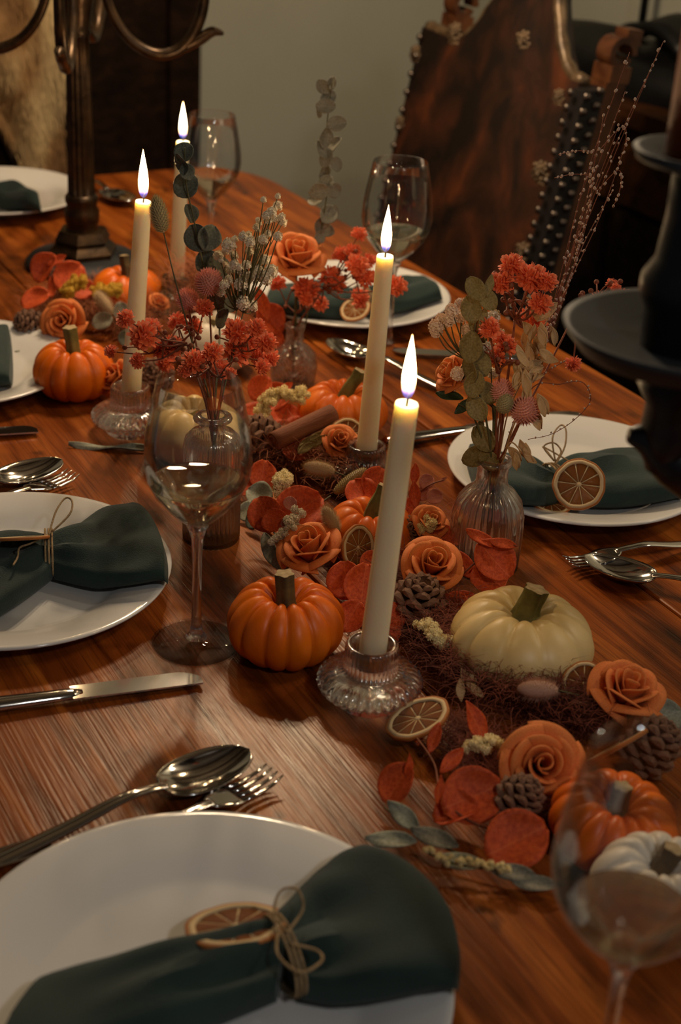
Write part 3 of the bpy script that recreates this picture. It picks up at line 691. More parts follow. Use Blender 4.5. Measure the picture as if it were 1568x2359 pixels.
# ------------------------------------------------------------------ plates
PLR = 0.130
plate_me = MB().lathe([(0.0, 0.0035), (0.070, 0.0035), (0.072, 0.0), (0.078, 0.0), (0.082, 0.004), (0.093, 0.010), (0.127, 0.0185), (0.1298, 0.0195), (0.130, 0.0208), (0.1285, 0.0217), (0.125, 0.0213), (0.094, 0.0140), (0.086, 0.0085), (0.079, 0.0070), (0.0, 0.0068)], 96, close=False).mesh('plate', M_PLATE)
PLATES = {}
for key, (x, y), k_, lab in (('A', (-0.064, 0.639), 1.10, 'white porcelain dinner plate nearest the camera, holding a large green napkin'),
                             ('B', (-0.269, 1.0876), 1.018, 'white porcelain dinner plate between the knife and the spoon, beside the wine glass'),
                             ('C', (0.2262, 1.3433), 0.965, 'white porcelain dinner plate with an upright dried orange slice on its napkin'),
                             ('D', (-0.0045, 1.8242), 0.975, 'white porcelain dinner plate behind the middle candle, in front of the carved chair'),
                             ('E', tuple(at(-8, 437, 0.02))[:2], 1.0, 'white porcelain dinner plate beside the bronze candelabra at the far end'),
                             ('F', tuple(at(-112, 829, 0.02))[:2], 1.0, 'white porcelain dinner plate at the left border, next to the small orange pumpkin')):
    P_ = V((x, y, T)); PLATES[key] = P_
    put('dinner_plate', plate_me, None, Matrix.Translation(P_) @ Matrix.Diagonal((k_, k_, 1, 1)), lab, 'plate', 'white dinner plates')

# ------------------------------------------------------------------ napkins: two wings gathered by twine
def napkin(key, g, wings, label, gz=0.026, ez=0.036, loops=(), seed=1, gw=0.020):
    rnd_ = random.Random(seed); P0 = PLATES[key]
    G = at(g[0], g[1], gz)
    n = root('napkin', V((G.x, G.y, T + 0.008)), label, 'napkin', 'green linen napkins'); O = n.location
    for (c1, c2, bow) in wings:
        A_, B_ = at(c1[0], c1[1], ez), at(c2[0], c2[1], ez)
        mid = (A_ + B_) * 0.5; ax_ = mid - G; axn = ax_.normalized(); wv = (A_ - B_); ph = rnd_.uniform(0, 6)
        gv = wv.normalized() * gw * 2
        def cloth(u, v):                   # u along the wing, v around the section
            q = 2 * pi * v; k = 1 - (1 - u) ** 1.9
            endr = sqrt(max(0.0, 1 - ((u - 0.93) / 0.07) ** 2)) if u > 0.93 else 1.0
            wd = gv.lerp(wv, k) * (0.965 + 0.035 * endr)
            ctr = G + ax_ * u
            c_, s_ = cos(q), sin(q)
            x = (abs(c_) ** 0.6) * (1 if c_ >= 0 else -1)
            zz = (abs(s_) ** 0.6) * (1 if s_ >= 0 else -1)
            th = (0.0125 + 0.0030 * sin(pi * u)) * (0.30 + 0.70 * endr)
            pl = 0.0050 * cos(2.3 * pi * x + ph) * (1 - u) ** 0.8 * min(1.0, u * 5 + 0.35) + 0.0042 * sin(2.1 * x + 4.5 * u + ph) * sin(pi * min(1, u * 1.05)) + 0.0022 * sin(9 * x * u + 5 * u + 2 * ph) * sin(pi * min(1, u * 1.05))
            p = ctr + wd * (0.5 * x) + axn * (bow * u * u * (1 - x * x))
            rd = sqrt((p.x - P0.x) ** 2 + (p.y - P0.y) ** 2)
            floor_ = 0.009 + (max(0.0, min(1, (rd - 0.078) / 0.05)) * 0.0145 if rd < 0.135 else 0.0145)
            z = floor_ + th * (1.0 - 0.30 * x * x * k * (1 if s_ > 0 else 0)) + zz * th + (pl * (1 - 0.5 * x * x) if s_ > 0 else 0.0)
            return V((p.x, p.y, T + max(z, floor_)))
        mb = MB().grid(cloth, 26, 56)
        mb.face([26 * 57 + k for k in range(56)]); mb.face([k for k in range(56)][::-1])
        put('cloth_wing', mb.mesh('cloth_wing', M_NAPKIN, 'auto', O), n)
    axw = ((at(*wings[0][0], ez) + at(*wings[0][1], ez)) * 0.5 - G); axw.z = 0; axw.normalize()
    side = V((-axw.y, axw.x, 0)); ctr = V((G.x, G.y, T + 0.0255)); mb = MB()
    for o_ in (-0.0028, 0.0, 0.0028):
        mb.tube([ctr + axw * o_ + side * cos(2 * pi * k / 20) * (gw + 0.0015) + V((0, 0, 0.0175 * sin(2 * pi * k / 20))) for k in range(21)], 0.0009, 6)
    tw = put('twine_band', mb.mesh('twine_band', M_TWINE, True, O), n)
    for lp in loops:
        pts = [at(x, y, z) for x, y, z in lp]
        put('twine_loop', MB().tube(spline(pts), 0.00085, 6).mesh('twine_loop', M_TWINE, True, O), tw)
    return n

napkin('A', (655, 2185), [((835, 1950), (1062, 2262), 0.022), ((85, 2215), (-40, 2500), 0.006)], 'dark green linen napkin tied with twine on the nearest plate', seed=4, gw=0.027, gz=0.03, ez=0.036,
       loops=[[(640, 2160, .045), (632, 2090, .05), (650, 2050, .055), (685, 2050, .055), (697, 2095, .048), (660, 2150, .046)], [(640, 2150, .046), (640, 2200, .047), (690, 2240, .05), (740, 2215, .05), (730, 2190, .048), (670, 2175, .046)]])
napkin('B', (113, 1272), [((318, 1160), (388, 1325), 0.008), ((-130, 1215), (-110, 1420), 0.004)], 'dark green linen napkin tied with twine beside the tall wine glass', seed=9, gw=0.025,
       loops=[[(112, 1235, .045), (128, 1180, .055), (150, 1148, .06), (166, 1155, .06), (160, 1185, .055), (120, 1225, .046)], [(110, 1232, .046), (70, 1252, .046), (45, 1262, .045), (40, 1285, .044), (30, 1302, .043)]])
napkin('C', (1276, 1112), [((1480, 1005), (1580, 1120), 0.002), ((1075, 1012), (1120, 1150), 0.003)], 'dark green linen napkin tied with twine on the plate behind the ribbed vase', seed=2, gw=0.023,
       loops=[[(1280, 1070, .045), (1272, 1010, .065), (1290, 980, .07), (1303, 990, .07), (1300, 1030, .06), (1278, 1072, .046)], [(1276, 1062, .046), (1252, 1030, .055), (1275, 1020, .06), (1292, 1040, .055), (1278, 1066, .046)], [(1276, 1062, .046), (1262, 1042, .05), (1252, 1030, .05), (1310, 1062, .044)]])
napkin('D', (835, 690), [((965, 628), (1022, 668), 0.002), ((640, 640), (600, 712), 0.002)], 'dark green linen napkin on the plate in front of the carved chair', seed=5)
napkin('E', (-25, 440), [((80, 425), (96, 478), 0.002), ((-130, 392), (-120, 470), 0.002)], 'dark green linen napkin on the plate beside the bronze candelabra', seed=6)
napkin('F', (-100, 815), [((22, 735), (25, 850), 0.002), ((-215, 770), (-195, 880), 0.002)], 'dark green linen napkin on the plate at the left border', seed=8)

# ------------------------------------------------------------------ wine glasses
def wine_glass(base, label, s=1.0, lv=0.1400):
    g = root('wine_glass', base, label, 'wine glass', 'stemmed glasses of white wine', M=Matrix.Translation(base) @ Matrix.Scale(s, 4))
    bp = [(0.0, 0.1035), (0.006, 0.1045), (0.012, 0.1085), (0.0225, 0.119), (0.0325, 0.1315), (0.0385, 0.1445), (0.0405, 0.157), (0.0395, 0.173), (0.0375, 0.187), (0.0345, 0.203), (0.0308, 0.2205), (0.0304, 0.2212), (0.0298, 0.2205)]
    ip = [(max(r - 0.0009, 0), z + (0.0012 if r < 0.01 else 0.0004)) for r, z in bp[:11]][::-1]
    put('bowl', MB().lathe(bp[:12] + ip[1:], 64, close=False).mesh('glass_bowl', M_GLASS), g)
    put('stem', MB().lathe([(0.0, 0.0055), (0.0085, 0.0055), (0.0055, 0.010), (0.0042, 0.018), (0.0036, 0.04), (0.0037, 0.075), (0.0046, 0.093), (0.0068, 0.1005), (0.0085, 0.1040), (0.0, 0.1036)], 32, close=False).mesh('glass_stem', M_STEM), g)
    put('foot', MB().lathe([(0.0, 0.0), (0.034, 0.0), (0.0348, 0.0011), (0.034, 0.0020), (0.018, 0.0038), (0.0095, 0.0054), (0.0, 0.0054)], 56, close=False).mesh('glass_foot', M_FOOT), g)
    wp = [q_ for q_ in [(0.0, 0.1056), (0.0055, 0.1062), (0.0110, 0.1100), (0.0160, 0.1148), (0.0213, 0.1202), (0.0266, 0.1266), (0.0312, 0.1324), (0.0345, 0.1375), (0.0366, 0.1420)] if q_[1] < lv - 0.002]
    k_ = (lv - 0.1202) / (0.142 - 0.1202); re = 0.0213 + (0.0366 - 0.0213) * k_ ** 0.8
    wp += [(re, lv - 0.0004), (re + 0.0005, lv + 0.0004), (re - 0.0012, lv), (0.0, lv - 0.0001)]
    put('wine', MB().lathe(wp, 56, close=False).mesh('white_wine', M_WINE), g)
    return g
wine_glass(at(452, 1480), 'tall stemmed glass of white wine beside the front orange pumpkin')
wine_glass(V((0.1528, 0.5757, T)), 'blurred stemmed glass of white wine in front of the white pumpkin', 1.04, 0.131)
wine_glass(at(484, 628), 'stemmed glass of white wine behind the hindmost candle', 0.94)
wine_glass(at(893, 800), 'stemmed glass of white wine in front of the far plate, behind the middle candle', 1.0)

# ------------------------------------------------------------------ cutlery
def spoon(tip, neck, label, handle=0.135, zt=0.0035, bend=None):
    d = (tip - neck); d.z = 0; L_ = d.length; d.normalize(); W_ = L_ * 0.60
    g = root('spoon', neck, label, 'spoon', 'steel spoons', M=mtx(V((neck.x, neck.y, T)), (0, 0, 1), d))
    def bw(u, v):
        x = L_ * u; wd = W_ * 0.5 * sqrt(max(0.0, 1 - (2 * u - 1) ** 2)) * (1.04 - 0.10 * u) + 0.0035 * (1 - u) ** 3
        y = (v - 0.5) * 2; dep = 0.0105 * sin(pi * min(1, u * 0.98 + 0.04)) ** 0.7
        return V((x, wd * y, 0.0118 - dep * (1 - y * y) ** 0.9 + 0.0025 * u * u))
    put('bowl', MB().grid(bw, 22, 14, thick=0.0012).mesh('spoon_bowl', M_SILVER), g)
    pts = [(0.004, 0, 0.0118), (-0.012, 0, 0.0145), (-0.03, 0, 0.0150), (-handle * 0.55, 0, 0.0085), (-handle, 0, 0.0028)]
    put('handle', MB().tube(spline(pts), [0.0042 + 0.0035 * max(0, (k - 8) / 16) for k in range(25)], 10, squash=0.36).mesh('spoon_handle', M_SILVER), g)
    return g
def fork(tip, neck, label, handle=0.11, wd=0.0115):
    d = (tip - neck); d.z = 0; L_ = d.length; d.normalize()
    g = root('fork', neck, label, 'fork', 'steel forks', M=mtx(V((neck.x, neck.y, T)), (0, 0, 1), d))
    def hd(u, v):
        x = L_ * 0.40 * u; y = (v - 0.5) * 2 * (0.004 + (wd - 0.004) * min(1, u * 1.6) ** 0.7); return V((x, y, 0.0120 - 0.004 * u))
    put('head', MB().grid(hd, 8, 6, thick=0.0018).mesh('fork_head', M_SILVER), g)
    for k in range(4):
        y = -wd + wd * 2 * (k + 0.5) / 4
        put('tine', MB().tube([(L_ * 0.38, y, 0.0080), (L_ * 0.6, y, 0.0062), (L_ * 0.85, y, 0.0075), (L_, y * 0.96, 0.0105)], [0.0020, 0.0019, 0.0015, 0.0007], 8, squash=0.7).mesh('tine', M_SILVER), g)
    pts = [(0.004, 0, 0.0120), (-0.012, 0, 0.0135), (-0.03, 0, 0.0135), (-handle * 0.55, 0, 0.008), (-handle, 0, 0.0028)]
    put('handle', MB().tube(spline(pts), [0.0040 + 0.0035 * max(0, (k - 8) / 16) for k in range(25)], 10, squash=0.36).mesh('fork_handle', M_SILVER), g)
    return g
def knife(tip, neck, label, handle=0.10, w=0.0095):
    d = (tip - neck); d.z = 0; L_ = d.length; d.normalize()
    g = root('table_knife', neck, label, 'knife', 'steel table knives', M=mtx(V((neck.x, neck.y, T)), (0, 0, 1), d))
    def bl(u, v):
        top = w * (0.92 + 0.15 * u) * (1 - max(0, (u - 0.80) / 0.20) ** 2.2 * 0.9); 
        return V((L_ * u, -w * 0.85 + (top + w * 0.85) * v, 0.0045 + 0.002 * (1 - u)))
    put('blade', MB().grid(bl, 18, 5, thick=0.0014).mesh('knife_blade', M_SILVER, 'auto'), g)
    put('handle', MB().tube([(0.008, 0, 0.0058), (0, 0, 0.006), (-0.01, 0, 0.006), (-handle * 0.6, 0, 0.0065), (-handle * 0.97, 0, 0.006), (-handle, 0, 0.006)], [0.0035, 0.0058, 0.0062, 0.0082, 0.0088, 0.006], 12, squash=0.62).mesh('knife_handle', M_SILVER), g)
    return g
spoon(at(574, 1738, .01), at(372, 1818, .01), 'large steel spoon lying above the nearest plate')
fork(at(632, 1788, .005), at(478, 1872, .005), 'steel fork with its tines showing over the rim of the nearest plate', 0.10)
knife(at(118, 1945, .004), at(-150, 2030, .004), 'steel knife whose tip shows left of the nearest plate', 0.10)
knife(at(462, 1562, .004), at(165, 1604, .004), 'steel table knife lying across the planks in front of the wine glass foot', 0.12)
spoon(at(144, 1072, .008), at(-10, 1112, .008), 'steel spoon lying above the plate at left, under the left candle holder')
fork(at(170, 1098, .005), at(60, 1142, .005), 'steel fork with its tine ends showing behind the plate at left', 0.10)
knife(at(86, 990, .004), at(-80, 1004, .004), 'dark steel knife tip at the left border, near the left candle holder', 0.10)
fork(at(1304, 1306, .004), at(1424, 1286, .004), 'steel fork lying under the spoon beside the cream pumpkin', 0.11)
spoon(at(1346, 1282, .014), at(1512, 1322, .014), 'steel spoon crossing the fork on the planks above the cream pumpkin', 0.13)
knife(at(1332, 952, .004), at(1080, 992, .004), 'dark steel knife half hidden behind the plate with the upright orange slice', 0.10)
spoon(at(755, 792, .008), at(850, 826, .008), 'steel spoon below the far plate, by the middle candle', 0.12)
knife(at(905, 808, .004), at(1065, 820, .004), 'thin steel knife behind the bouquet in the ribbed vase', 0.08)
spoon(at(300, 470, .008), at(245, 440, .008), 'dark steel spoon on the table behind the bronze candelabra', 0.12)

# ------------------------------------------------------------------ pumpkins
def pumpkin(box, hw, label, m, nl=12, stem=(0.0, 0.0, 1.0), slen=0.030, srad=0.0062, smat=None, seed=1, flare=1.5, tilt=(0, 0, 1), dimple=0.30, zoff=0.0, groove=0.085):
    r_ = random.Random(seed); x0, x1, y0, y1 = box
    cx, cy = (x0 + x1) / 2, (y0 + y1) / 2
    P_ = at(cx, cy, 0.025); wd = (x1 - x0) * mpp(P_); h = wd * hw; P_ = at(cx, cy, h * 0.5 + zoff)
    R_ = wd / 2 / 0.985
    base = V((P_.x, P_.y, T + zoff))
    g = root('pumpkin', base, label, 'pumpkin', 'small pumpkins in the centrepiece', M=mtx(base, tilt))
    ph0 = r_.uniform(0, 6); wj = [r_.uniform(-0.12, 0.12) for _ in range(nl)]; rj = [r_.uniform(-0.03, 0.03) for _ in range(nl)]
    ww = [1 + 2.2 * q for q in wj]; cw = [sum(ww[:k]) / sum(ww) for k in range(nl + 1)]
    SEG, NV = nl * 10, 26
    mb = MB(); prof = []
    for k in range(SEG):
        u = k / SEG * nl; li = int(u) % nl; fr = u - int(u)
        a = 2 * pi * (cw[li] + (cw[li + 1] - cw[li]) * fr) + ph0
        lobe = abs(sin(pi * fr)) ** 0.6
        for j in range(NV + 1):
            q = pi * j / NV; sq = sin(q)
            rr = R_ * (sq ** 0.86 if sq > 0 else 0) * (1 - groove * (1 - lobe) * (0.35 + 0.65 * sq) + rj[li] * sq * sin(pi * fr))
            rn = rr / R_
            z = h * 0.5 * cos(q) * (1.0 + 0.05 * (lobe - 0.6))
            if q < pi / 2: z = z - h * dimple * exp(-(rn / 0.30) ** 2) + 0.05 * h * (lobe - 0.5) * exp(-((rn - 0.45) / 0.25) ** 2)
            else: z = z + h * 0.16 * exp(-(rn / 0.33) ** 2)
            mb.v.append(V((rr * cos(a), rr * sin(a), h * 0.475 + z)))
    W_ = NV + 1
    for k in range(SEG):
        k2 = (k + 1) % SEG
        for j in range(NV): mb.face([k * W_ + j, k * W_ + j + 1, k2 * W_ + j + 1, k2 * W_ + j])
    zs = min(v.z for v in mb.v)
    for v in mb.v: v.z -= zs
    put('rind', mb.mesh('pumpkin_rind', m), g)
    z0 = h * 0.475 + h * 0.5 - h * dimple - zs - 0.002
    sd = V(stem).normalized(); n = 9; mb = MB(); sg = 20
    for i in range(n):
        t = i / (n - 1)
        c = V((0, 0, z0)) + (V((0, 0, 1)).lerp(sd, min(1, t * 1.3))) * (slen * t)
        rad = srad * (1 + flare * exp(-t * 7.5) + 0.12 * t)
        x, y, z = frame_from(V((0, 0, 1)).lerp(sd, t))
        for k in range(sg):
            a = 2 * pi * k / sg; q = rad * (1 + 0.16 * cos(5 * a + 0.9 * t))
            mb.v.append(c + x * cos(a) * q + y * sin(a) * q)
    for i in range(n - 1):
        for k in range(sg): mb.face([i * sg + k, i * sg + (k + 1) % sg, (i + 1) * sg + (k + 1) % sg, (i + 1) * sg + k])
    stm = put('stem', mb.mesh('pumpkin_stem', smat or M_PSTEM), g)
    mb2 = MB(); top = mb.v[(n - 1) * sg:]; cc = sum(top, V()) / sg; nd = (V((0, 0, 1)).lerp(sd, 1)).normalized()
    mb2.v = [p + nd * 0.0002 for p in top] + [cc + nd * 0.0012]
    for k in range(sg): mb2.face([k, (k + 1) % sg, sg])
    put('cut_end', mb2.mesh('stem_cut_end', M_PCUT), stm)
    return g
pumpkin((522, 790, 1318, 1533), 0.69, 'bright orange ribbed pumpkin beside the foot of the tall wine glass', M_PUMP, 13, (-0.05, 0.05, 1), 0.036, 0.0062, seed=2, dimple=0.36)
pumpkin((1037, 1367, 1350, 1575), 0.56, 'large cream pumpkin with a thick green stem', M_PUMP_W, 11, (0.25, 0.1, 1), 0.030, 0.0080, M_PSTEM_G, 5, 1.7, dimple=0.24, groove=0.055)
pumpkin((76, 264, 776, 918), 0.70, 'orange pumpkin beside the left candle, next to an orange rose', M_PUMP, 11, (-0.08, 0, 1), 0.036, 0.0062, M_PSTEM_G, 3, 0.6, dimple=0.26)
pumpkin((210, 374, 615, 712), 0.62, 'orange pumpkin behind the left candle, in front of the candelabra', M_PUMP, 11, (-0.12, 0.2, 1), 0.034, 0.0050, seed=7)
pumpkin((688, 892, 866, 1014), 0.62, 'orange pumpkin behind the middle candle, with a long slanted stem', M_PUMP, 12, (0.42, 0.1, 1), 0.040, 0.0058, M_PSTEM_G, 11, dimple=0.34)
pumpkin((745, 958, 1142, 1296), 0.66, 'orange pumpkin half hidden behind the nearest candle', M_PUMP, 10, (0.35, 0.2, 1), 0.036, 0.0062, M_PSTEM_G, 13, 0.6, dimple=0.3)
pumpkin((336, 560, 912, 1064), 0.66, 'cream yellow pumpkin seen through the tall wine glass', M_PUMP_W, 9, (-0.3, 0.1, 1), 0.012, 0.0060, M_PSTEM_G, 17, 0.8)
pumpkin((398, 586, 715, 850), 0.70, 'pale pumpkin hidden behind the coral flowers', M_PUMP_P, 10, (0.1, 0, 1), 0.018, 0.0055, seed=19)
pumpkin((1262, 1556, 1766, 1998), 0.62, 'orange pumpkin behind the blurred wine glass', M_PUMP, 13, (0.0, 0.08, 1), 0.026, 0.0052, seed=23, dimple=0.36, tilt=(0.05, -0.12, 1))
pumpkin((1362, 1668, 1925, 2150), 0.66, 'white pumpkin in front of the orange one, beside the blurred wine glass', M_PUMP_P, 12, (0.3, 0.1, 1), 0.022, 0.0060, seed=29)

# ------------------------------------------------------------------ roses
def petal_mesh(rb, rt, h, span, z0, curl, point, name, roll=0.0, nu=12, nv=9):
    def fn(u, v):
        uu = (u - 0.5) * 2; a = uu * span / 2
        hh = h * (1 - 0.30 * abs(uu) ** 2.6 + point * (1 - abs(uu)) * 0.25)
        t = v; c = max(0.0, (t - 0.62) / 0.38)
        rad = rb + (rt - rb) * (t ** 0.85) + curl * c * c + roll * uu * t
        z = z0 + hh * (t - 0.0) - curl * 0.75 * c ** 2.4
        return V((rad * cos(a), rad * sin(a), z))
    return MB().grid(fn, nu, nv, thick=0.035).mesh(name, M_ROSE)
PETALS = []
_rr = random.Random(5)
for k in range(3): PETALS.append((petal_mesh(0.08, 0.17, 0.98, radians(215), 0.06, 0.02, 0.3, 'inner_petal', 0.05), k * 2.1))
for k in range(3): PETALS.append((petal_mesh(0.16, 0.36, 0.97, radians(160), 0.04, 0.05, 0.3, 'inner_petal', 0.07), k * 2.1 + 0.7))
for k in range(5): PETALS.append((petal_mesh(0.20, 0.56, 0.90 + 0.04 * (k % 2), radians(112), 0.02, 0.14, 0.3, 'middle_petal', 0.08), k * 1.2566 + 0.3))
for k in range(5): PETALS.append((petal_mesh(0.22, 0.76, 0.70 + 0.06 * (k % 2), radians(104), 0.0, 0.24, 0.35, 'outer_petal', 0.06), k * 1.2566 + 0.95))
SEPAL = MB().grid(lambda u, v: V((0.12 + 0.42 * v, (u - 0.5) * 0.34 * (1 - v) ** 0.6, 0.02 + 0.20 * v * v - 0.05 * v)), 4, 6, thick=0.02).mesh('sepal', M_CALYX)
def rose(P_, dia, axis, label, stem=None, twist=0.0, sepals=True, hs=1.0, jit=0.05):
    s = dia / 2 * 0.97; M_ = mtx(P_ - V(axis).normalized() * s * 0.5, axis, None, (s, s, s * hs)) @ Matrix.Rotation(twist, 4, 'Z')
    g = root('rose', None, label, 'rose', 'orange foam roses', M=M_)
    r_ = random.Random(hash(label) % 1000 if False else int(P_.x * 9999) % 1000)
    for me, a in PETALS:
        put('petal', me, g, Matrix.Rotation(a + r_.uniform(-.12, .12), 4, 'Z') @ Matrix.Rotation(r_.uniform(-jit, jit), 4, 'Y'))
    put('calyx', MB().lathe([(0.0, -0.06), (0.10, -0.05), (0.22, 0.0), (0.25, 0.06), (0.10, 0.08), (0.0, 0.08)], 14, close=False).mesh('calyx', M_CALYX), g)
    if sepals:
        for k in range(5): put('sepal', SEPAL, g, Matrix.Rotation(k * 1.2566, 4, 'Z'))
    if stem:
        inv = M_.inverted()
        put('stem', MB().tube([inv @ V(p) for p in stem], 0.0017 / s, 7).mesh('rose_stem', M_GSTEM), g)
    return g
def rose_px(x, y, w_, z, axis, label, **k):
    P_ = at(x, y, z); return rose(P_, w_ * mpp(P_), axis, label, **k)

V1, V2, V3 = at(486, 1238), at(1111, 1306), at(674, 884)
V1n, V2n, V3n = up(V1, 0.12), up(V2, 0.10), up(V3, 0.07)
p = aty(682, 590, V3.y - 0.01)
rose(p, 148 * mpp(p), (0.10, -0.42, 0.9), 'large orange rose standing in the crackle glass vase', stem=[p + V((0, 0.01, -0.02)), V3n + V((0, 0, 0.03)), V3 + V((0, 0, 0.012))], twist=0.4)
p = aty(1040, 862, V2.y + 0.02)
rose(p, 108 * mpp(p), (-0.85, -0.28, 0.45), 'orange rose leaning out of the ribbed vase bouquet', stem=[p + V((0.012, 0, -0.005)), V2n + V((-0.004, 0.002, 0.05)), V2n, V2 + V((0.004, 0, 0.012))], twist=1.0)
rose_px(712, 1262, 158, 0.030, (-0.30, -0.30, 0.90), 'orange rose resting against the back of the front orange pumpkin', twist=0.6)
rose_px(994, 1302, 152, 0.045, (0.12, -0.52, 0.85), 'orange rose lying above the pine cone beside the nearest candle', twist=2.0)
rose_px(1444, 1592, 188, 0.034, (0.12, -0.22, 0.95), 'orange rose in front of the cream pumpkin, with a dried slice behind it', twist=0.2)
rose_px(1250, 1762, 206, 0.030, (0.05, -0.74, 0.66), 'orange rose facing the camera beside the front right orange pumpkin', twist=1.2, hs=0.8)
rose_px(146, 742, 112, 0.035, (-0.15, -0.85, 0.45), 'orange rose lying above the left orange pumpkin', twist=0.8)
rose_px(266, 872, 96, 0.028, (-0.65, -0.35, 0.5), 'small orange rose between the left pumpkin and the left candle', twist=2.6)
rose_px(782, 1016, 92, 0.040, (0.15, -0.55, 0.8), 'small orange rose beside the cinnamon stick and the middle candle', twist=1.4)
rose_px(990, 1203, 96, 0.040, (0.25, -0.45, 0.8), 'small orange rose between the nearest candle and the ribbed vase', twist=0.0)
rose_px(366, 696, 54, 0.035, (0.35, -0.35, 0.8), 'tiny orange rose behind the left candle', twist=0.9)

# ------------------------------------------------------------------ leaves and sprigs
def leaf_mesh(name, m, ln=1.0, wd=1.0, cup=0.12, fold=0.10, tipn=0.0, nu=9, nv=9):
    def fn(u, v):                            # u along the leaf 0..1, v across
        q = (v - 0.5) * 2
        half = 0.5 * wd * (max(1e-4, sin(pi * (0.02 + 0.96 * u))) ** (0.55 + tipn))
        x = (u - 0.5) * ln; y = q * half
        return V((x, y, cup * (y * y * 1.6 + x * x * 0.7) + fold * abs(y) - 0.02 + 0.035 * sin(6 * u + 3 * q) * abs(q) + 0.02 * sin(9 * u) * q))
    return MB().grid(fn, nu, nv, thick=0.012).mesh(name, m)
LEAF = {}
for key, m in (('red', M_REDLEAF), ('pink', M_PINKLEAF), ('grey', M_GREYLEAF), ('dark', M_DKLEAF), ('tan', M_TANLEAF), ('pale', M_PALELEAF), ('green', M_CALYX), ('straw', M_STRAW)):
    LEAF[key] = leaf_mesh('round_leaf', m, 1.0, {'tan': 0.74, 'grey': 0.80, 'red': 0.90}.get(key, 0.95), 0.30, 0.14, 0.06)
    LEAF[key + 'L'] = leaf_mesh('long_leaf', m, 1.0, 0.42, 0.2, 0.18, 0.35)
    LEAF[key + 'S'] = leaf_mesh('strap_leaf', m, 1.0, 0.13, 0.1, 0.2, 0.1)
    LEAF[key + 'F'] = leaf_mesh('folded_leaf', m, 1.0, 0.85, 0.5, 0.55, 0.1)
def leaf_at(parent, O, P_, size, nrm, ang, kind, name='leaf'):
    ax_ = CR * cos(radians(ang)) + CU * sin(radians(ang))
    o = put(name, LEAF[kind], parent, mtx(P_ - O, nrm, ax_, size)); return o
def sprig(label, cat, group, stem_pts, leaves, stem_mat=None, sr=0.0011, name='leaf_sprig', depth='z'):
    """stem_pts: (x, y, z) in pixels and metres above the table; leaves: (x, y, z, size_px, normal, angle, kind)"""
    g3 = (lambda x, y, z: at(x, y, z)) if depth == 'z' else (lambda x, y, Y: aty(x, y, Y))
    pts = [g3(*q) if not isinstance(q, V) else q for q in stem_pts]
    g = root(name, pts[0], label, cat, group); O = pts[0]
    if len(pts) > 1:
        sp = spline(pts, 5)
        put('stem', MB().tube(sp, [sr * (1 - 0.5 * k / len(sp)) for k in range(len(sp))], 6).mesh('sprig_stem', stem_mat or M_RSTEM, True, O), g)
    for (x, y, z, sz, nr, an, kd) in leaves:
        P_ = g3(x, y, z); leaf_at(g, O, P_, sz * mpp(P_), nr, an, kd)
    return g
RG = 'red leaf sprigs in the centrepiece'
sprig('cupped red leaf cluster in front of the pampas, left of the half hidden pumpkin', 'leaves', RG, [(690, 1200, .012), (655, 1190, .02), (610, 1180, .03)],
      [(688, 1178, .032, 128, (0.10, -0.62, 0.75), 40, 'red'), (612, 1186, .030, 92, (-0.25, -0.70, 0.60), 120, 'red'), (632, 1200, .036, 62, (-0.15, -0.75, 0.60), 20, 'red'), (668, 1160, .045, 34, (0, -0.7, 0.7), 90, 'pink'), (664, 1205, .040, 36, (0, -0.7, 0.7), 200, 'pink'), (700, 1210, .018, 110, (0.3, -0.4, 0.8), 0, 'red')])
sprig('red leaves tucked between the front orange pumpkin and the nearest candle', 'leaves', RG, [(800, 1440, .006), (810, 1380, .015), (800, 1320, .03)],
      [(795, 1338, .022, 96, (-0.35, -0.6, 0.7), 100, 'red'), (836, 1352, .028, 110, (0.2, -0.7, 0.6), 80, 'red'), (808, 1420, .020, 80, (-0.1, -0.75, 0.6), 60, 'red'), (880, 1450, .014, 90, (0.3, -0.6, 0.7), -20, 'red'), (856, 1300, .03, 70, (0.3, -0.6, 0.7), 40, 'red')])
sprig('red leaf sprig behind the grey candle holder, over the half hidden pumpkin', 'leaves', RG, [(870, 1140, .03), (860, 1110, .035), (850, 1070, .05)],
      [(868, 1118, .045, 92, (0.25, -0.6, 0.75), 70, 'red'), (832, 1136, .042, 82, (-0.2, -0.5, 0.8), 120, 'red'), (878, 1158, .035, 50, (0.3, -0.6, 0.7), 30, 'red'), (905, 1105, .03, 70, (0.4, -0.5, 0.7), 40, 'red')])
sprig('thin red sprig with pale pink leaves between the nearest candle and the ribbed vase', 'leaves', RG, [(960, 1210, .02), (955, 1150, .035), (985, 1120, .05), (1022, 1105, .055)],
      [(955, 1092, .055, 52, (0.1, -0.8, 0.5), 85, 'redL'), (955, 1140, .045, 66, (0.2, -0.8, 0.5), 95, 'redL'), (982, 1110, .05, 38, (0.1, -0.7, 0.6), 40, 'pink'), (1000, 1145, .045, 40, (0.0, -0.7, 0.6), 10, 'pink'), (975, 1138, .04, 36, (0.0, -0.7, 0.6), 60, 'pink'), (1020, 1105, .055, 20, (0, -0.8, 0.5), 30, 'pinkL'), (942, 1175, .03, 60, (0.3, -0.6, 0.7), 60, 'red')])
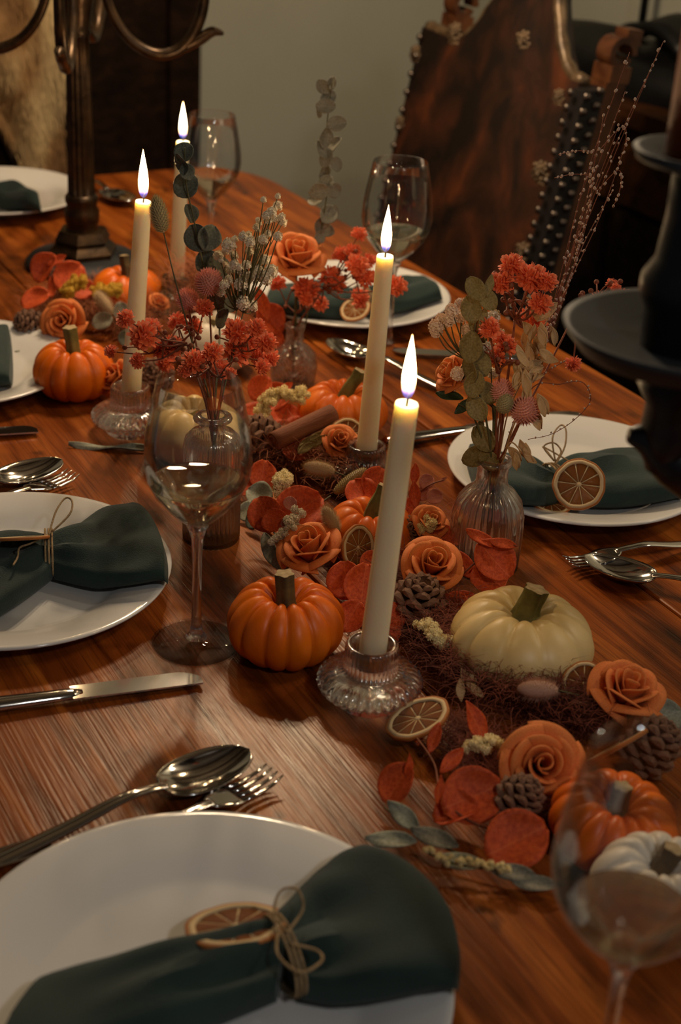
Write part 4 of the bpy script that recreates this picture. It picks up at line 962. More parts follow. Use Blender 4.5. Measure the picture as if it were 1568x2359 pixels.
sprig('red leaf sprig in front of the ribbed vase, above the cream pumpkin', 'leaves', RG, [(1040, 1345, .02), (1090, 1300, .04), (1140, 1250, .055), (1190, 1258, .06)],
      [(1138, 1290, .045, 108, (0.1, -0.75, 0.6), -50, 'red'), (1108, 1240, .06, 82, (0.1, -0.55, 0.8), -35, 'redL'), (1158, 1252, .06, 66, (0.0, -0.6, 0.8), -15, 'redL'), (1125, 1330, .03, 92, (0.2, -0.65, 0.7), 10, 'red'), (1066, 1300, .035, 104, (-0.2, -0.65, 0.7), 130, 'redL'), (1050, 1378, .02, 84, (-0.2, -0.4, 0.9), 10, 'redL'), (1148, 1190, .055, 34, (0.1, -0.8, 0.5), 110, 'pink')])
sprig('red leaves between the crackle vase and the cream statice', 'leaves', RG, [(590, 960, .01), (610, 930, .02), (640, 900, .03)],
      [(632, 918, .028, 84, (-0.15, -0.6, 0.75), 30, 'red'), (600, 895, .04, 66, (-0.2, -0.7, 0.6), 60, 'red'), (655, 895, .04, 50, (0.2, -0.6, 0.7), 40, 'redL'), (585, 960, .015, 84, (0, -0.4, 0.9), 10, 'red'), (655, 965, .015, 90, (0.1, -0.3, 0.95), 20, 'red'), (690, 990, .012, 80, (0.1, -0.3, 0.95), 60, 'red')])
sprig('red leaves hanging behind the coral flowers, left of the orange rose in the vase', 'leaves', RG, [(640, 830, .01), (625, 760, .05), (605, 680, .09)],
      [(605, 700, .09, 84, (-0.3, -0.8, 0.4), 110, 'redL'), (622, 735, .07, 80, (0.3, -0.8, 0.5), 130, 'red'), (640, 780, .05, 66, (0.2, -0.8, 0.5), 100, 'redL'), (560, 790, .03, 60, (0.2, -0.8, 0.5), 50, 'red')])
sprig('red leaf glimpsed between the wine glass and the pine cone', 'leaves', RG, [(600, 1120, .005), (605, 1095, .02)],
      [(604, 1096, .022, 74, (0.2, -0.75, 0.6), 80, 'red'), (575, 1120, .012, 60, (-0.2, -0.5, 0.8), 40, 'red'), (650, 1000, .02, 80, (0.1, -0.4, 0.9), -20, 'red'), (690, 1040, .02, 80, (0.1, -0.4, 0.9), 10, 'red')])
sprig('red leaf sprig lying nearest on the right, at the tip of the garland', 'leaves', RG, [(1230, 1930, .01), (1100, 1900, .012), (1020, 1840, .016), (1000, 1760, .02), (960, 1700, .02)],
      [(915, 1806, .020, 104, (-0.45, -0.45, 0.75), 70, 'red'), (1040, 1752, .022, 84, (0.2, -0.6, 0.75), 45, 'redL'), (1086, 1836, .020, 152, (0.05, -0.62, 0.78), 25, 'red'), (1188, 1938, .018, 158, (0.0, -0.55, 0.82), 30, 'red'), (1052, 1876, .010, 110, (-0.3, -0.3, 0.9), 15, 'redF'), (1000, 1700, .02, 76, (-0.2, -0.6, 0.7), 75, 'redL'), (1098, 1668, .026, 118, (0.4, -0.6, 0.6), 115, 'redL'), (965, 1690, .012, 60, (-0.2, -0.5, 0.8), 90, 'redL'), (940, 1770, .028, 70, (0.7, -0.5, 0.3), 85, 'redL'), (1010, 1820, .03, 70, (0.6, -0.6, 0.3), 80, 'redL')])
sprig('red leaves behind the left rose, below the candelabra', 'leaves', RG, [(150, 700, .02), (130, 660, .04), (110, 610, .06)],
      [(108, 620, .065, 76, (-0.3, -0.7, 0.5), 55, 'redF'), (82, 690, .045, 70, (-0.2, -0.5, 0.8), 25, 'red'), (160, 640, .055, 84, (0.2, -0.7, 0.6), 50, 'red'), (130, 600, .075, 50, (0.3, -0.8, 0.4), 30, 'redL'), (190, 668, .045, 60, (0.3, -0.6, 0.6), 20, 'red'), (120, 660, .04, 60, (-0.4, -0.6, 0.6), 100, 'redL')])
sprig('red leaves beside the cream pumpkin and its pine cone', 'leaves', RG, [(1060, 1440, .004), (1030, 1440, .01)],
      [(1046, 1400, .02, 80, (-0.3, -0.6, 0.7), 70, 'red'), (905, 1420, .02, 70, (0.2, -0.6, 0.7), 100, 'red'), (1020, 1240, .03, 70, (0.3, -0.5, 0.7), 20, 'red'), (960, 1390, .012, 90, (0, -0.4, 0.9), 0, 'red')])
# pale and grey-green leaves on the table
GG = 'grey green leaves in the centrepiece'
sprig('pale grey-green leaf sprig beside the cupped red leaves', 'leaves', GG, [(640, 1240, .006), (600, 1180, .008), (570, 1140, .012)],
      [(598, 1140, .014, 66, (-0.2, -0.5, 0.8), 150, 'pale'), (572, 1178, .010, 56, (-0.5, -0.4, 0.7), 100, 'pale'), (590, 1195, .012, 60, (-0.6, -0.3, 0.6), 100, 'dark'), (620, 1265, .014, 92, (-0.5, -0.5, 0.6), 120, 'paleL'), (655, 1290, .014, 60, (-0.2, -0.6, 0.7), 20, 'pale')], M_GSTEM)
sprig('long thin grey-green leaf lying in front of the left candle holder', 'leaf', GG, [(345, 1036, .002)], [(252, 1028, .004, 190, (0, -0.1, 1), -6, 'paleS')], M_GSTEM)
sprig('pale dried leaf strip at the near tip of the garland', 'leaves', GG, [(1300, 2040, .006), (1120, 1990, .008), (980, 1930, .01), (885, 1860, .012)],
      [(930, 1880, .014, 110, (-0.3, -0.5, 0.8), -45, 'paleL'), (1000, 1930, .012, 120, (-0.1, -0.4, 0.9), -30, 'greyL'), (900, 1935, .008, 120, (-0.1, -0.3, 0.9), -10, 'paleL'), (1060, 1985, .010, 110, (0, -0.4, 0.9), -15, 'paleL'), (1180, 2010, .010, 110, (0, -0.4, 0.9), -12, 'greyL'), (1230, 2035, .008, 110, (0, -0.3, 0.9), -10, 'greyL')], M_GSTEM)
sprig('grey-green leaves behind the left orange pumpkin', 'leaves', GG, [(150, 800, .004), (100, 790, .008), (60, 800, .01)],
      [(95, 785, .012, 60, (-0.1, -0.5, 0.8), 10, 'pale'), (60, 815, .008, 56, (-0.1, -0.4, 0.9), -20, 'paleL'), (120, 770, .015, 44, (0, -0.6, 0.7), 60, 'pale'), (290, 780, .03, 40, (0.2, -0.7, 0.5), 80, 'dark'), (280, 720, .03, 50, (0.2, -0.7, 0.5), 100, 'grey'), (235, 740, .03, 50, (0.2, -0.7, 0.5), 30, 'grey')], M_GSTEM)
sprig('pale leaf bud beside the rose at the right border', 'leaves', GG, [(1568, 1690, .004), (1530, 1655, .012)],
      [(1530, 1650, .016, 84, (0.1, -0.6, 0.7), 20, 'pale'), (1560, 1680, .008, 70, (0.2, -0.5, 0.7), -30, 'grey'), (1510, 1680, .010, 60, (0, -0.5, 0.8), 40, 'greyL')], M_GSTEM)

# ------------------------------------------------------------------ pine cones
def scale_mesh():
    mb = MB()
    mb.v += [V(p_) for p_ in ((0.0, -0.08, -0.05), (0.0, 0.08, -0.05), (0.0, 0.08, 0.05), (0.0, -0.08, 0.05), (0.62, -0.40, -0.03), (0.62, 0.40, -0.03), (0.62, 0.40, 0.10), (0.62, -0.40, 0.10),
                             (0.92, -0.30, 0.02), (0.98, 0.0, -0.02), (0.92, 0.30, 0.02), (0.90, 0.28, 0.22), (0.92, 0.0, 0.34), (0.90, -0.28, 0.22), (1.12, 0.0, 0.17))]
    for f in ((3, 2, 1, 0), (0, 1, 5, 4), (2, 3, 7, 6), (1, 2, 6, 5), (3, 0, 4, 7), (4, 5, 10, 9), (4, 9, 8), (6, 7, 13, 12), (6, 12, 11), (5, 6, 11, 10), (7, 4, 8, 13), (8, 9, 14), (9, 10, 14), (10, 11, 14), (11, 12, 14), (12, 13, 14), (13, 8, 14)): mb.face(list(f))
    return mb.mesh('cone_scale', M_CONE, False)
SCALE = scale_mesh()
def pinecone(P_, dia, axis, label, n=52):
    s = dia / 2
    g = root('pine_cone', None, label, 'pine cone', 'pine cones in the centrepiece', M=mtx(P_, axis, None, s))
    put('core', MB().lathe([(0.0, -0.9), (0.35, -0.8), (0.5, -0.3), (0.38, 0.4), (0.12, 0.95), (0.0, 1.0)], 12, close=False).mesh('cone_core', M_CONE), g)
    for k in range(n):
        t = (k + 0.5) / n; z = -0.85 + 1.85 * t; a = k * 2.39996
        prof = sin(pi * min(1, 0.20 + 0.78 * t)) ** 0.75; ln = 0.30 + 0.72 * prof
        el = -0.45 + 1.55 * t
        d = V((cos(a) * cos(el), sin(a) * cos(el), sin(el))); xz = V((-cos(a) * sin(el), -sin(a) * sin(el), cos(el)))
        put('scale', SCALE, g, mtx(V((0.10 * cos(a), 0.10 * sin(a), z * 0.86)), xz, d, ln * 1.02))
    return g
def pc(x, y, w_, z, axis, label): P_ = at(x, y, z); return pinecone(P_, w_ * mpp(P_), axis, label)
pc(962, 1395, 118, 0.022, (0.15, -0.10, 1.0), 'pine cone beside the nearest candle, under the orange rose')
pc(604, 1012, 96, 0.022, (-0.8, 0.1, 0.5), 'pine cone at the end of the cinnamon stick')
pc(940, 1228, 70, 0.025, (0.3, -0.6, 0.6), 'pine cone half hidden behind the nearest candle')
pc(358, 866, 74, 0.022, (-0.2, -0.7, 0.5), 'dark pine cone behind the left candle holder')
pc(72, 748, 64, 0.022, (-0.6, -0.5, 0.4), 'pine cone at the left end of the garland, beside the left rose')
pc(1190, 1845, 104, 0.018, (0.5, 0.0, 0.7), 'dark pine cone under the rose that faces the camera')
pc(1498, 1722, 118, 0.022, (0.5, 0.1, 0.8), 'pine cone at the right border, behind the blurred wine glass')
pc(150, 632, 50, 0.05, (0.3, -0.5, 0.7), 'small pine cone in front of the candelabra foot')

# ------------------------------------------------------------------ cinnamon, dried slices
A_, B_ = at(628, 1018, .035), at(766, 952, .050)
d = (B_ - A_); L_ = d.length
cs_ = root('cinnamon_stick', A_, 'brown rolled cinnamon stick leaning on the orange pumpkin', 'cinnamon stick', M=mtx(A_, V((0.1, -0.6, 0.8)) - d.normalized() * (V((0.1, -0.6, 0.8)).dot(d.normalized())), d))
def quill(sgn):
    def fn(u, v):
        q = 3.0 * pi * v; r = 0.0098 - 0.0042 * v
        return V((L_ * u, -r * cos(q), r * sin(q)))
    return MB().grid(fn, 10, 36, thick=0.0014)
put('quill', quill(1).mesh('quill', M_CINN), cs_)
put('inner_roll', MB().tube([(L_ * 0.02, 0.0, 0.0), (L_ * 0.98, 0.0, 0.0)], 0.0048, 14).mesh('inner_roll', M_CINN), cs_)

NSEG = 10
def seg_mesh():
    def fn(u, v):
        a = (v - 0.5) * 2 * (pi / NSEG) * 0.84; r = 0.10 + 0.70 * u
        return V((r * cos(a), r * sin(a) * (0.35 + 0.65 * min(1, u * 2.5)), 0.018 * sin(pi * u) * cos((v - 0.5) * 3)))
    return MB().grid(fn, 7, 5, thick=0.045).mesh('segment', M_FLESH)
SEGM = seg_mesh()
RINDM = MB().lathe([(0.93, -0.045), (0.985, -0.05), (1.0, 0.0), (0.985, 0.05), (0.93, 0.045)], 44, lambda a, i, r, z: 1 + 0.012 * sin(5 * a) + 0.01 * sin(11 * a)).mesh('rind', M_RIND)
for f in (0,): pass
def ring(r0, r1, z, name, m, seg=44):
    return MB().lathe([(r0, -z), (r1, -z), (r1, z), (r0, z), (r0, -z)], seg, lambda a, i, r, z_: 1 + 0.012 * sin(5 * a) + 0.01 * sin(11 * a), close=False).mesh(name, m)
RINDM = ring(0.915, 1.0, 0.055, 'rind', M_RIND); PITHM = ring(0.80, 0.935, 0.062, 'pith', M_PITH)
_mb = MB().lathe([(0.0, -0.04), (0.10, -0.035), (0.11, 0.0), (0.08, 0.035), (0.0, 0.04)], 12, close=False)
for k in range(NSEG):
    a = 2 * pi * (k + 0.5) / NSEG; _mb.tube([(0.05 * cos(a), 0.05 * sin(a), 0), (0.83 * cos(a), 0.83 * sin(a), 0)], [0.018, 0.026], 6)
MEMBM = _mb.mesh('membranes', M_PITH)
def slice_(P_, dia, nrm, label, squeeze=1.0, twist=0.0):
    s = dia / 2
    g = root('orange_slice', None, label, 'orange slice', 'dried orange slices', M=mtx(P_, nrm, None, (s, s * squeeze, s)) @ Matrix.Rotation(twist, 4, 'Z'))
    put('rind', RINDM, g); put('pith', PITHM, g); put('membranes', MEMBM, g)
    for k in range(NSEG): put('segment', SEGM, g, Matrix.Rotation(2 * pi * k / NSEG, 4, 'Z'))
    return g
def sl(x, y, w_, z, n, label, **k): P_ = at(x, y, z); return slice_(P_, w_ * mpp(P_), n, label, **k)
sl(1333, 1116, 122, 0.050, (-0.25, -0.78, 0.60), 'dried orange slice upright on the napkin behind the ribbed vase', twist=0.2)
sl(1268, 1158, 96, 0.016, (0.1, -0.1, 1.0), 'yellowed dried citrus slice lying flat under the upright orange slice')
sl(543, 2134, 236, 0.030, (-0.12, 0.30, 0.95), 'dried orange slice lying on the nearest plate against the napkin')
sl(52, 1240, 122, 0.045, (-0.10, 0.42, 0.86), 'dried orange slice seen edge-on above the napkin on the plate at left')
sl(818, 712, 72, 0.030, (-0.3, -0.45, 0.8), 'dried orange slice leaning on the far napkin, behind the wine glass')
sl(962, 1655, 156, 0.018, (-0.42, 0.02, 0.90), 'dried orange slice propped against the nearest glass candle holder', twist=0.3)
sl(824, 1262, 108, 0.035, (0.72, -0.62, 0.30), 'dried orange slice standing between two orange pumpkins and the nearest candle')
sl(1346, 1575, 108, 0.030, (-0.35, -0.62, 0.70), 'dried orange slice tucked behind the rose in front of the cream pumpkin')
sl(1418, 1722, 170, 0.026, (-0.50, 0.52, 0.62), 'dried orange slice seen from its rind side, behind the front right pumpkin')
sl(800, 1002, 84, 0.040, (0.05, -0.75, 0.65), 'dried orange slice behind the small rose by the middle candle')

# ------------------------------------------------------------------ vases
def vase(base, prof, label, m, ribs=0, ribr=(0, 0), amp=0.035, wall=0.0022, water=None):
    g = root('bud_vase', base, label, 'vase', 'glass bud vases')
    n = len(prof)
    inn = [(max(r - wall, 0.002), z + (wall if z < 0.004 else 0)) for r, z in prof][::-1]; inn[-1] = (0.0, inn[-1][1] + 0.003)
    full = [(0.0, 0.0)] + prof + inn
    def md(a, i, r, z):
        if ribs and ribr[0] <= z <= ribr[1] and i <= n: return 1 - amp * (1 - abs(sin(ribs * a / 2)))
        return 1.0
    put('body', MB().lathe(full, (ribs * 6) if ribs else 56, md, close=False).mesh('vase_body', m), g)
    return g
vase(V1, [(0.0245, 0.0), (0.0255, 0.002), (0.0255, 0.085), (0.0252, 0.092), (0.0235, 0.098), (0.019, 0.1025), (0.0125, 0.1045), (0.0112, 0.107), (0.0112, 0.112), (0.0165, 0.1145), (0.0170, 0.1160), (0.0160, 0.1180), (0.012, 0.119)], 'cylindrical ribbed glass vase behind the tall wine glass', M_VASE, 34, (0.001, 0.093), 0.075)
vase(V2, [(0.0285, 0.0), (0.0305, 0.003), (0.0318, 0.03), (0.0312, 0.052), (0.028, 0.066), (0.022, 0.074), (0.0160, 0.079), (0.0138, 0.083), (0.0132, 0.093), (0.0140, 0.0985), (0.0160, 0.101), (0.0162, 0.104), (0.0135, 0.1055)], 'rounded ribbed glass bottle vase behind the cream pumpkin', M_VASE, 30, (0.002, 0.075), 0.085)
vase(V3, [(0.020, 0.0), (0.0245, 0.006), (0.0265, 0.022), (0.024, 0.036), (0.017, 0.044), (0.0105, 0.049), (0.0095, 0.062), (0.0115, 0.067), (0.0118, 0.069), (0.010, 0.070)], 'crackle glass vase behind the statice, holding the large orange rose', M_VASE_C)

# ------------------------------------------------------------------ bouquet flowers
def blossom_mesh(m, n=46, sp=0.55, name='blossom', seed=1):
    r_ = random.Random(seed); mb = MB(); mb.ball((0, 0, 0), 0.45, 7, 5)
    for k in range(n):
        z = 1 - 1.7 * (k + 0.5) / n; a = k * 2.39996; q = sqrt(max(0, 1 - z * z)); d = V((q * cos(a), q * sin(a), z + 0.15)).normalized()
        x, y, _ = frame_from(d); l = r_.uniform(0.80, 1.08); w_ = r_.uniform(0.15, 0.22); b = len(mb.v)
        c = d * 0.35; e = d * l + (x * r_.uniform(-.1, .1) + y * r_.uniform(-.1, .1))
        tw = r_.uniform(0, pi); px = x * cos(tw) + y * sin(tw); py = d.cross(px)
        mb.v += [c, c + (e - c) * 0.6 + px * w_, e + px * w_ * 0.6, e + d * 0.05, e - px * w_ * 0.6, c + (e - c) * 0.6 - px * w_, c + (e - c) * 0.6 + py * 0.07]
        for f in ((0, 1, 6), (1, 2, 6), (2, 3, 6), (3, 4, 6), (4, 5, 6), (5, 0, 6), (0, 5, 4, 3, 2, 1)): mb.face([b + i for i in f])
    return mb.mesh(name, m, False)
CORAL = [blossom_mesh(M_CORAL, 74, seed=s) for s in (1, 2)]
def puff_mesh(m, n=70, name='blossom', seed=2):
    r_ = random.Random(seed); mb = MB(); mb.ball((0, 0, 0), 0.6, 8, 6)
    for k in range(n):
        z = 1 - 1.8 * (k + 0.5) / n; a = k * 2.39996; q = sqrt(max(0, 1 - z * z)); d = V((q * cos(a), q * sin(a), z))
        x, y, _ = frame_from(d + V((r_.uniform(-.5, .5), r_.uniform(-.5, .5), r_.uniform(-.5, .5)))); c = d * r_.uniform(0.72, 0.98); w_ = r_.uniform(0.16, 0.25); b = len(mb.v)
        mb.v += [c - x * w_, c - y * w_ + d * 0.08, c + x * w_, c + y * w_ + d * 0.08, c - d * 0.2]
        for f in ((0, 1, 2, 3), (0, 4, 1), (1, 4, 2), (2, 4, 3), (3, 4, 0)): mb.face([b + i for i in f])
    return mb.mesh(name, m, False)
PUFF = {'cream': puff_mesh(M_BABY), 'blush': puff_mesh(M_BABYPINK), 'statice': puff_mesh(M_STATICE, 40, seed=5), 'yellow': puff_mesh(M_YELLOW, 60, seed=6)}
def globe_mesh(m, n=260, el=1.0, name='globe_head', tip=0.20, lean=0.55):
    mb = MB(); mb.ball((0, 0, 0), (0.8, 0.8, 0.8 * el), 12, 9)
    for k in range(n):
        z = 1 - 1.94 * (k + 0.5) / n; a = k * 2.39996; q = sqrt(max(0, 1 - z * z)); d = V((q * cos(a), q * sin(a), z)); c = V((d.x * 0.78, d.y * 0.78, d.z * 0.78 * el))
        u = (d + V((0, 0, lean))).normalized(); x = u.cross(d) if u.cross(d).length > 1e-3 else u.orthogonal(); x.normalize(); y = u.cross(x); b = len(mb.v); w_ = 0.085
        mb.v += [c - x * w_, c + x * w_, c + y * w_ * 0.8, c - y * w_ * 0.8, c + u * (tip + 0.14)]
        for f in ((0, 3, 4), (3, 1, 4), (1, 2, 4), (2, 0, 4)): mb.face([b + i for i in f])
    return mb.mesh(name, m, False)
GLOBE = globe_mesh(M_GLOBE); GRASSH = globe_mesh(M_GRASSHEAD, 230, 2.6, 'grass_head', 0.50, 1.1); MILLET = globe_mesh(M_MILLET, 330, 3.4, 'millet_head', 0.02, 0.3); CREAMH = globe_mesh(M_GRASSHEAD, 200, 1.5, 'straw_head', 0.25, 1.2)

def stemmed(label, cat, name, group, pts, rad, smat, heads, branches=()):
    """pts: world points of the main stem; branches: lists of world points; heads: (point, radius, axis, mesh, name)"""
    g = root(name, pts[0], label, cat, group); O = pts[0]
    sp = spline(pts, 5); put('stem', MB().tube(sp, [rad * (1 - 0.45 * k / len(sp)) for k in range(len(sp))], 6).mesh('flower_stem', smat, True, O), g)
    for b in branches:
        sp = spline(b, 4); put('branch', MB().tube(sp, [rad * 0.75 * (1 - 0.4 * k / len(sp)) for k in range(len(sp))], 5).mesh('branch', smat, True, O), g)
    for (q, r, ax_, me, nm) in heads: put(nm, me, g, mtx(q - O, ax_, None, r))
    return g
def coral(label, neck, fork_px, heads_px, Yf, seed=1, buds=6, rad=0.0013, group='coral blossom sprigs'):
    r_ = random.Random(seed); F_ = aty(fork_px[0], fork_px[1], Yf); base = neck
    pts = [V((base[1].x, base[1].y, base[1].z)), base[0], base[0].lerp(F_, 0.6), F_]
    br = []; hd = []
    for (x, y, sz) in heads_px:
        Y = Yf + r_.uniform(-0.03, 0.03); q = aty(x, y, Y); m1 = F_.lerp(q, 0.5) + V((0, 0, -0.006)); br.append([F_, m1, q])
        d = (q - m1).normalized(); hd.append((q, sz * 0.60 * mpp(q), (d + V((0, -0.5, 0.5))), CORAL[r_.randrange(2)], 'blossom'))
        for _ in range(buds // max(1, len(heads_px)) + 1):
            e = m1 + V((r_.uniform(-.02, .02), r_.uniform(-.02, .02), r_.uniform(0, .022))); br.append([m1, m1.lerp(e, 0.5) + V((0, 0, 0.003)), e]); hd.append((e, 0.0024, (0, 0, 1), BUD, 'bud'))
    return stemmed(label, 'flower sprig', 'blossom_sprig', group, pts, rad, M_RSTEM, hd, br)
BUD = MB().ball((0, 0, 0), 1.0, 7, 5).mesh('bud', M_RSTEM)
n1 = (V1n, V1 + V((0.003, 0, 0.05))); n2 = (V2n, V2 + V((0, 0, 0.04))); n3 = (V3n, V3 + V((0, 0, 0.03)))
def nk(n, dx, dy): return (n[0] + V((dx, dy, 0)), n[1] + V((-dx * 0.8, -dy * 0.8, 0)))
coral('coral blossom sprig reaching left across the left candle', nk(n1, -.004, 0), (430, 790), [(330, 775, 60), (290, 735, 40), (258, 700 + 110, 30), (318, 832, 34), (372, 805, 42), (350, 760, 46)], 1.26, 1, 10)
coral('coral blossom sprig bending left in front of the pale pumpkin', nk(n1, -.003, .003), (440, 800), [(408, 742, 40), (395, 800, 48), (445, 755, 40), (470, 710, 40), (385, 835, 44)], 1.29, 2, 6)
coral('coral blossom sprig in the middle, above the wine glass rim', nk(n1, 0, -.004), (480, 850), [(447, 834, 50), (490, 812, 44), (425, 855, 30), (505, 852, 44), (475, 862, 26), (530, 860, 26)], 1.20, 3, 6)
coral('coral blossom sprig bending right toward the crackle vase', nk(n1, .004, 0), (535, 800), [(545, 764, 56), (590, 756, 42), (545, 812, 62), (588, 818, 50), (612, 790, 46), (620, 825, 40), (602, 845, 36), (570, 790, 40)], 1.25, 4, 6)
coral('coral blossom sprig reaching right from the crackle vase', nk(n3, .004, 0), (745, 665), [(760, 640, 46), (788, 590, 42), (822, 612, 48), (838, 640, 46), (825, 688, 44), (812, 580, 34), (826, 540, 32), (700, 665, 46), (738, 700, 34), (912, 660, 44), (775, 655, 40), (850, 600, 30)], V3.y - 0.01, 5, 8)
coral('coral blossom sprig inside the crackle vase bouquet below the rose', nk(n3, -.002, -.003), (680, 720), [(640, 655, 34), (715, 668, 40), (705, 690, 30)], V3.y, 6, 4)
coral('tall coral blossom sprig at the top of the ribbed vase bouquet', nk(n2, .003, .002), (1186, 735), [(1178, 612, 50), (1155, 652, 50), (1222, 642, 64), (1258, 650, 44), (1244, 700, 48), (1222, 742, 64)], V2.y + 0.02, 7, 8, 0.0016)
coral('short coral blossom sprig in the middle of the ribbed vase bouquet', nk(n2, 0, -.003), (1150, 860), [(1128, 758, 46), (1140, 822, 44), (1165, 798, 46), (1150, 780, 30)], V2.y, 8, 4)
coral('thin coral sprig reaching toward the black candelabra', nk(n2, .005, .002), (1335, 700), [(1376, 688, 30), (1408, 655, 24), (1418, 665, 22), (1436, 684, 34), (1320, 836, 34)], V2.y + 0.08, 9, 6)

def globe(label, n, px, Y, sz, axis, kind='g'):
    q = aty(px[0], px[1], Y); r = sz * 0.5 * mpp(q); me = GLOBE if kind == 'g' else CREAMH
    d = V(axis).normalized(); return stemmed(label, 'flower', 'globe_flower', 'round pink globe flowers', [n[1], n[0], n[0].lerp(q, 0.55) + V((0, 0, -0.004)), q - d * r * 0.7], 0.0012, M_RSTEM, [(q, r * (1.05 if kind == 'g' else 0.80), d, me, 'flower_head')])
globe('pink globe flower standing highest, beside the hindmost candle', nk(n1, .001, .005), (481, 650), 1.30, 62, (0.05, -0.25, 1))
globe('smaller pink globe flower left of the highest one', nk(n1, -.002, .005), (432, 690), 1.32, 52, (-0.1, -0.2, 1))
globe('pink globe flower nearest in the ribbed vase bouquet', nk(n2, .003, -.004), (1209, 946), V2.y - 0.02, 66, (0.15, -0.45, 1))
globe('pink globe flower half hidden behind the straw coloured head', nk(n2, .001, -.002), (1156, 902), V2.y, 56, (-0.1, -0.35, 1))
globe('straw coloured flower head between the two pink globe flowers', nk(n2, .002, -.004), (1161, 932), V2.y - 0.025, 52, (0.25, -0.35, 1), 'c')
q = aty(367, 497, 1.32)
stemmed('long straw grass head beside the left candle', 'grass head', 'canary_grass', None, [n1[1], n1[0], aty(440, 780, 1.27), aty(402, 640, 1.30), aty(385, 570, 1.32), aty(373, 520, 1.32)], 0.0009, M_GSTEM, [(q, 20 * mpp(q), (aty(358, 440, 1.32) - aty(380, 555, 1.32)), GRASSH, 'grass_head')])

def spray(label, n, fork_px, Yf, heads, col='cream', seed=1, group='cream filler flower sprays', rad=0.0006):
    r_ = random.Random(seed); F_ = aty(fork_px[0], fork_px[1], Yf); br = []; hd = []
    for (x, y, sz) in heads:
        q = aty(x, y, Yf + r_.uniform(-.025, .025)); m1 = F_.lerp(q, 0.55) + V((r_.uniform(-.003, .003), 0, -0.004)); br.append([F_, m1, q])
        hd.append((q, sz * 0.5 * mpp(q), (q - m1) + V((0, -0.004, 0.004)), PUFF[col], 'blossom'))
    return stemmed(label, 'flower spray', 'filler_flower_spray', group, [n[1], n[0], n[0].lerp(F_, 0.6), F_], rad * 1.6, M_GSTEM, hd, br)
hh = []
r_ = random.Random(11)
for k in range(46):
    t = r_.random(); hh.append((505 + 125 * t + r_.uniform(-22, 22), 640 - 165 * t + r_.uniform(-30, 50), r_.uniform(12, 26)))
hh += [(527, 565, 36), (612, 640, 38), (595, 625, 34), (625, 625, 34), (580, 705, 30), (560, 698, 34), (610, 600, 30), (575, 640, 32), (555, 655, 34), (540, 610, 26), (625, 490, 28), (640, 545, 24)]
spray('tall cream filler flower spray behind the coral blossoms', nk(n1, .004, .004), (545, 715), 1.31, hh[:30], 'cream', 1)
spray('second cream filler flower spray, nearer the large orange rose', nk(n1, .005, .002), (560, 720), 1.28, hh[30:], 'cream', 2)
spray('blush filler flower spray at the left of the ribbed vase bouquet', nk(n2, -.004, 0), (1075, 830), V2.y + 0.01, [(1003, 752, 36), (1015, 735, 28), (1005, 765, 30), (1040, 715, 34), (1036, 735, 36), (1060, 700, 30), (1070, 715, 30), (1062, 730, 32), (1075, 760, 30), (1085, 780, 30), (1068, 790, 24), (1020, 750, 24), (1053, 860, 34), (1068, 868, 28)], 'blush', 3)
spray('cream filler flower spray behind the coral blossoms of the ribbed vase', nk(n2, .001, .003), (1130, 830), V2.y + 0.03, [(1125, 735, 30), (1138, 728, 32), (1118, 800, 30), (1150, 770, 28), (1135, 860, 28), (1152, 790, 26)], 'cream', 4)

def euc(label, n, pts_px, leaves, kind, Y, group='eucalyptus stems', smat=None, rad=0.0011):
    pts = [n[1], n[0]] + [aty(x, y, Y) for x, y in pts_px]
    g = root('eucalyptus_stem', pts[0], label, 'eucalyptus', group); O = pts[0]
    sp = spline(pts, 5); put('stem', MB().tube(sp, [rad * (1 - 0.5 * k / len(sp)) for k in range(len(sp))], 6).mesh('euc_stem', smat or M_GSTEM, True, O), g)
    r_ = random.Random(len(leaves))
    for lf in leaves:
        x, y, sz, an = lf[:4]; nr = lf[4] if len(lf) > 4 else (r_.uniform(-1.1, 1.1), -0.7, r_.uniform(-0.2, .9))
        kd = lf[5] if len(lf) > 5 else kind
        q = aty(x, y, Y + r_.uniform(-.012, .012)); leaf_at(g, O, q, sz * mpp(q), nr, an, kd)
    return g
euc('dark eucalyptus stem in front of the hindmost candle', nk(n1, .001, .006), [(505, 740), (470, 620), (445, 500), (428, 420), (425, 340)],
    [(424, 352, 50, 60), (420, 378, 56, 10), (430, 396, 40, 120, (0.3, -0.8, 0.4)), (428, 428, 62, 40, (0, -0.95, 0.3)), (434, 492, 46, -50, (0.6, -0.6, 0.2), 'darkF'), (455, 548, 66, 110, (-0.3, -0.9, 0.3)), (480, 548, 62, 70, (0.4, -0.85, 0.3)), (478, 605, 62, -40, (-0.2, -0.8, 0.5)), (502, 620, 66, -60, (0.5, -0.7, 0.4)), (500, 690, 50, -70), (515, 735, 50, 60), (530, 700, 40, 110)], 'dark', 1.34)
euc('tall grey-green eucalyptus stem rising behind the large orange rose', nk(n3, 0, .004), [(700, 760), (735, 560), (755, 420), (752, 300), (765, 190)],
    [(766, 192, 34, 100), (745, 200, 40, 130), (755, 225, 42, 30, (0.3, -0.8, 0.3)), (750, 245, 46, 0), (738, 255, 34, 60), (775, 285, 46, 10, (0.1, -0.9, 0.4)), (748, 318, 50, 100), (770, 335, 46, 30), (740, 345, 46, 150), (752, 365, 44, 60), (772, 378, 44, -20), (745, 398, 44, 120), (750, 425, 46, 60), (735, 440, 50, 20), (768, 438, 46, -10), (726, 462, 40, 160), (755, 495, 54, 40), (738, 515, 46, 80), (765, 490, 40, 70), (735, 545, 40, 20), (752, 530, 40, -20)], 'grey', V3.y + 0.02)
